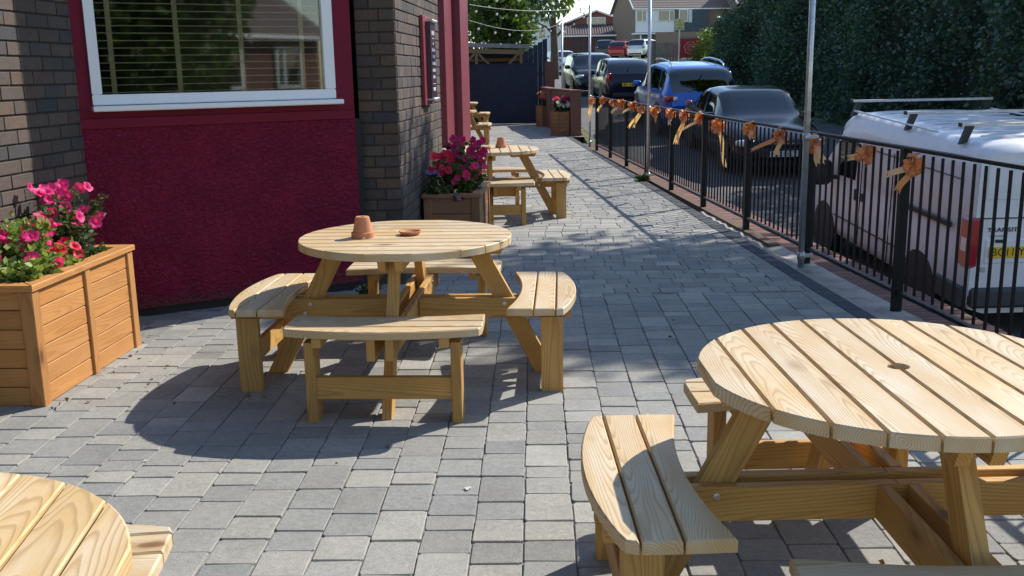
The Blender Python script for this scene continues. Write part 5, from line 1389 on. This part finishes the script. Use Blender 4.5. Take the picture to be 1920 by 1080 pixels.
# its gable faces the camera: ridge along y, made by turning a gable house a quarter turn
HG = H2
def gable_front(t, x0, x1, y0, y1, he, hr, wallm, roofm, over=.3):
    xm = (x0 + x1) / 2
    MB().add([(x0, y0, -1), (x1, y0, -1), (x1, y0, he), (xm, y0, hr), (x0, y0, he), (x0, y1, -1), (x1, y1, -1), (x1, y1, he), (xm, y1, hr), (x0, y1, he)],
             [(0, 1, 2, 3, 4), (6, 5, 9, 8, 7), (1, 6, 7, 2), (5, 0, 4, 9)]).obj('wall', wallm, t)
    k = (hr - he) / (xm - x0); r_ = MB()
    for xa in (x0 - over, x1 + over):
        za = he - k * over; r_.add([(xa, y0 - over, za + .03), (xm, y0 - over, hr + .03), (xm, y1, hr + .03), (xa, y1, za + .03), (xa, y0 - over, za + .15), (xm, y0 - over, hr + .15), (xm, y1, hr + .15), (xa, y1, za + .15)], [(0, 1, 2, 3), (4, 5, 6, 7), (0, 1, 5, 4), (0, 3, 7, 4)])
    ro = r_.obj('roof', roofm, t)
    for s in (-1, 1):
        ln = sqrt((xm - x0 + over) ** 2 + (hr - he + k * over) ** 2)
        MB().box((xm + s * (xm - x0 + over) / 2, y0 - over - .03, (he + hr - k * over) / 2 + .05), (ln, .05, .18), ry=s * atan2(k, 1)).obj('barge_board', M['white_upvc'], ro)
gable_front(H2, -4.0, 4.0, 0, 9, 3.25, 4.75, M['house_red'], M['tile_red'])
win_part(H2, 0, 3.65, 1.95, .85, -.01, .1)
# garage with a tiled lean-to roof and maroon doors
MB().box((-.9, -2.0, .9), (5.4, 3.6, 2.4)).obj('garage', M['house_red'], H2)
gr = MB().add([(-3.9, -4.3, 2.05), (2.2, -4.3, 2.05), (2.2, -.02, 3.25), (-3.9, -.02, 3.25), (-3.9, -4.3, 2.15), (2.2, -4.3, 2.15), (2.2, -.02, 3.35), (-3.9, -.02, 3.35)], [(0, 1, 2, 3), (4, 5, 6, 7), (0, 1, 5, 4), (0, 3, 7, 4), (1, 2, 6, 5)]).obj('garage_roof', M['tile_red'], H2)
for i in range(24): MB().tube([(-3.8 + i * .255, -4.3, 2.18), (-3.8 + i * .255, -.05, 3.38)], .055, 6).obj('roof_tile', M['tile_red'], gr)
MB().box((-.85, -4.34, 2.04), (6.1, .06, .16)).obj('gutter', M['white_upvc'], gr)
for i in range(9): MB().box((-3.3 + i * .62, -3.84, .95), (.57, .06, 2.1)).obj('garage_panel', M['garage'], H2)
MB().box((1.2, -3.89, 1.1), (.6, .02, .07)).obj('letter_slot', M['white_upvc'], H2)
H3 = empty('house', (.0, 100, 2.8), radians(5), 'pale house gable glimpsed between the trees above the gate', 'house')
gable_front(H3, 1.0, 5.4, 0, 6, 2.6, 4.3, M['cladding'], M['tile_red']); win_part(H3, 3.4, 2.4, .7, 1.1, -.01)
# house across the road behind the camera, seen in the pub window
H4 = empty('house', (14.0, -9, -1.8), radians(180), 'brick house reflected in the pub window', 'house')
gable_house(H4, -3.0, 4.0, 0, 7, 4.6, 6.8, M['redbrick'], M['tile']); win_part(H4, 1.0, 3.6, 1.4, 1.1, -.01, .2); win_part(H4, -1.6, 3.6, 1.0, 1.1, -.01, .2)
# board fence and gate post by the drive
fe = empty('board_fence', (7.3, 47, 1.4), radians(2), 'weathered grey board fence beside the red sign', 'fence')
for i in range(10): MB().box((-.62 + i * .138, 0, .72), (.13, .02, 1.24 + .02 * (i % 3)), ch=.003).obj('board', M['old_fence'], fe)
for x in (-.62, .68): MB().box((x, -.04, .72), (.11, .10, 1.40), ch=.006).obj('post', M['old_fence'], fe)
MB().box((0, -.025, .80), (1.3, .03, .05)).obj('rail', M['old_fence'], fe); MB().box((0, -.02, .06), (1.3, .03, .16)).obj('gravel_board', M['old_fence'], fe)
# red sign with a pale ring emblem
rs = empty('red_sign', (8.30, 46.0, 1.35), radians(3), 'red board sign with a pale spiral emblem half hidden by the hedge', 'sign')
M['sign_red'] = plain('sign_red', (.34, .022, .030), .5); M['sign_pink'] = plain('sign_pale_pink', (.62, .26, .26), .5)
MB().box((0, 0, 1.10), (1.10, .04, .84), ch=.006).obj('board', M['sign_red'], rs)
MB().box((0, 0, .45), (1.10, .04, .42), ch=.006).obj('lower_board', M['curtain'], rs)
MB().box((0, .03, 1.56), (1.2, .10, .06)).obj('cap_rail', M['old_fence'], rs)
for r_, a0, a1, wd in ((.27, -.6, 5.0, .026), (.155, .5, 5.6, .020), (.075, 0, 5.8, .016)):
    pts = [(-.04 + (r_ + .02 * sin(a * 7)) * cos(a), -.026, 1.12 + (r_ + .02 * sin(a * 7)) * sin(a)) for a in np.linspace(a0, a1, 28)]
    MB().tube(pts, wd * .9, 5).obj('emblem', M['sign_pink'], rs)
for x in (-.5, .5): MB().box((x, .05, .55), (.08, .08, 2.0)).obj('post', M['old_fence'], rs)
# yellow notice on a post
ysn = empty('yellow_notice', (7.42, 44, 1.5), radians(2), 'pale yellow notice on a grey post in front of the slate blue bay', 'sign')
MB().box((0, 0, 1.92), (.40, .015, .48), ch=.003).obj('panel', plain('yellow_notice', (.62, .58, .26), .5, var=.03), ysn)
MB().tube([(0, .03, -.3), (0, .03, 2.12)], .03, 10).obj('post', M['galv'], ysn)
mb = MB(); mb.add([(-.03, -.010, 2.07), (.03, -.010, 2.07), (0, -.010, 2.13)], [(0, 1, 2)]); mb.obj('symbol', M['ink'], ysn)
for txt, z, s in (('No', 1.99, .085), ('Stopping', 1.90, .075)):
    link('lettering', text_mesh(txt, s, .0008), M['ink'], ysn, (0, -.0095, z), (pi / 2, 0, 0), kind='stuff')
for z, w_ in ((1.79, .20), (1.745, .26)): MB().box((0, -.009, z), (w_, .002, .014)).obj('lettering', M['ink'], ysn)
MB().box((0, -.0085, 1.835), (.36, .002, .008)).obj('rule_line', M['white_print'], ysn)

# dry leaves and crumbs blown along the foot of the planter, the wall and the edging
r = np.random.default_rng(77); n = 90
k = r.integers(0, 4, n); P = np.zeros((n, 3))
P[:, 0] = np.select([k == 0, k == 1, k == 2], [-2.25 + np.abs(r.normal(size=n)) * .16, -1.9 + r.random(n) * 1.3, -2.4 + r.random(n) * 4.4], 2.0 - np.abs(r.normal(size=n)) * .2)
P[:, 1] = np.select([k == 0, k == 1, k == 2], [4.5 + r.random(n) * 1.5, 6.5 + r.random(n) * .5, 2.2 + r.random(n) * 5], 4.5 + r.random(n) * 9)
P[:, 2] = .006
T = r.normal(size=(n, 3)); T[:, 2] = np.abs(T[:, 2]) * .15
V, Q = leaf_quads(P, T, .022, r, 1.6, .5)
M['dry_leaf'] = leafmat('dry_leaf', (.10, .055, .025), (.17, .10, .045), (.26, .19, .10), .1)
tag(link('leaf_litter', big_mesh('leaf_litter', V, Q), M['dry_leaf']), 'scattered dry leaves and crumbs on the paving', 'litter', kind='stuff')
# pale splash marks on the paving
M['splash'] = plain('dried_splash', (.48, .48, .46), .9)
for i, (x, y, s_) in enumerate(((-.185, 3.56, .012), (.62, 4.35, .009), (-1.55, 3.9, .008))):
    pts = [(s_ * (1 + .45 * sin(3 * a + i) + .25 * sin(7 * a)) * cos(a), s_ * 1.3 * (1 + .3 * sin(2 * a)) * sin(a)) for a in np.linspace(0, 2 * pi, 15)[:-1]]
    o = MB().prism(pts, 0, .0015).obj('splash_mark', M['splash'], patio, (x, y, .0035))
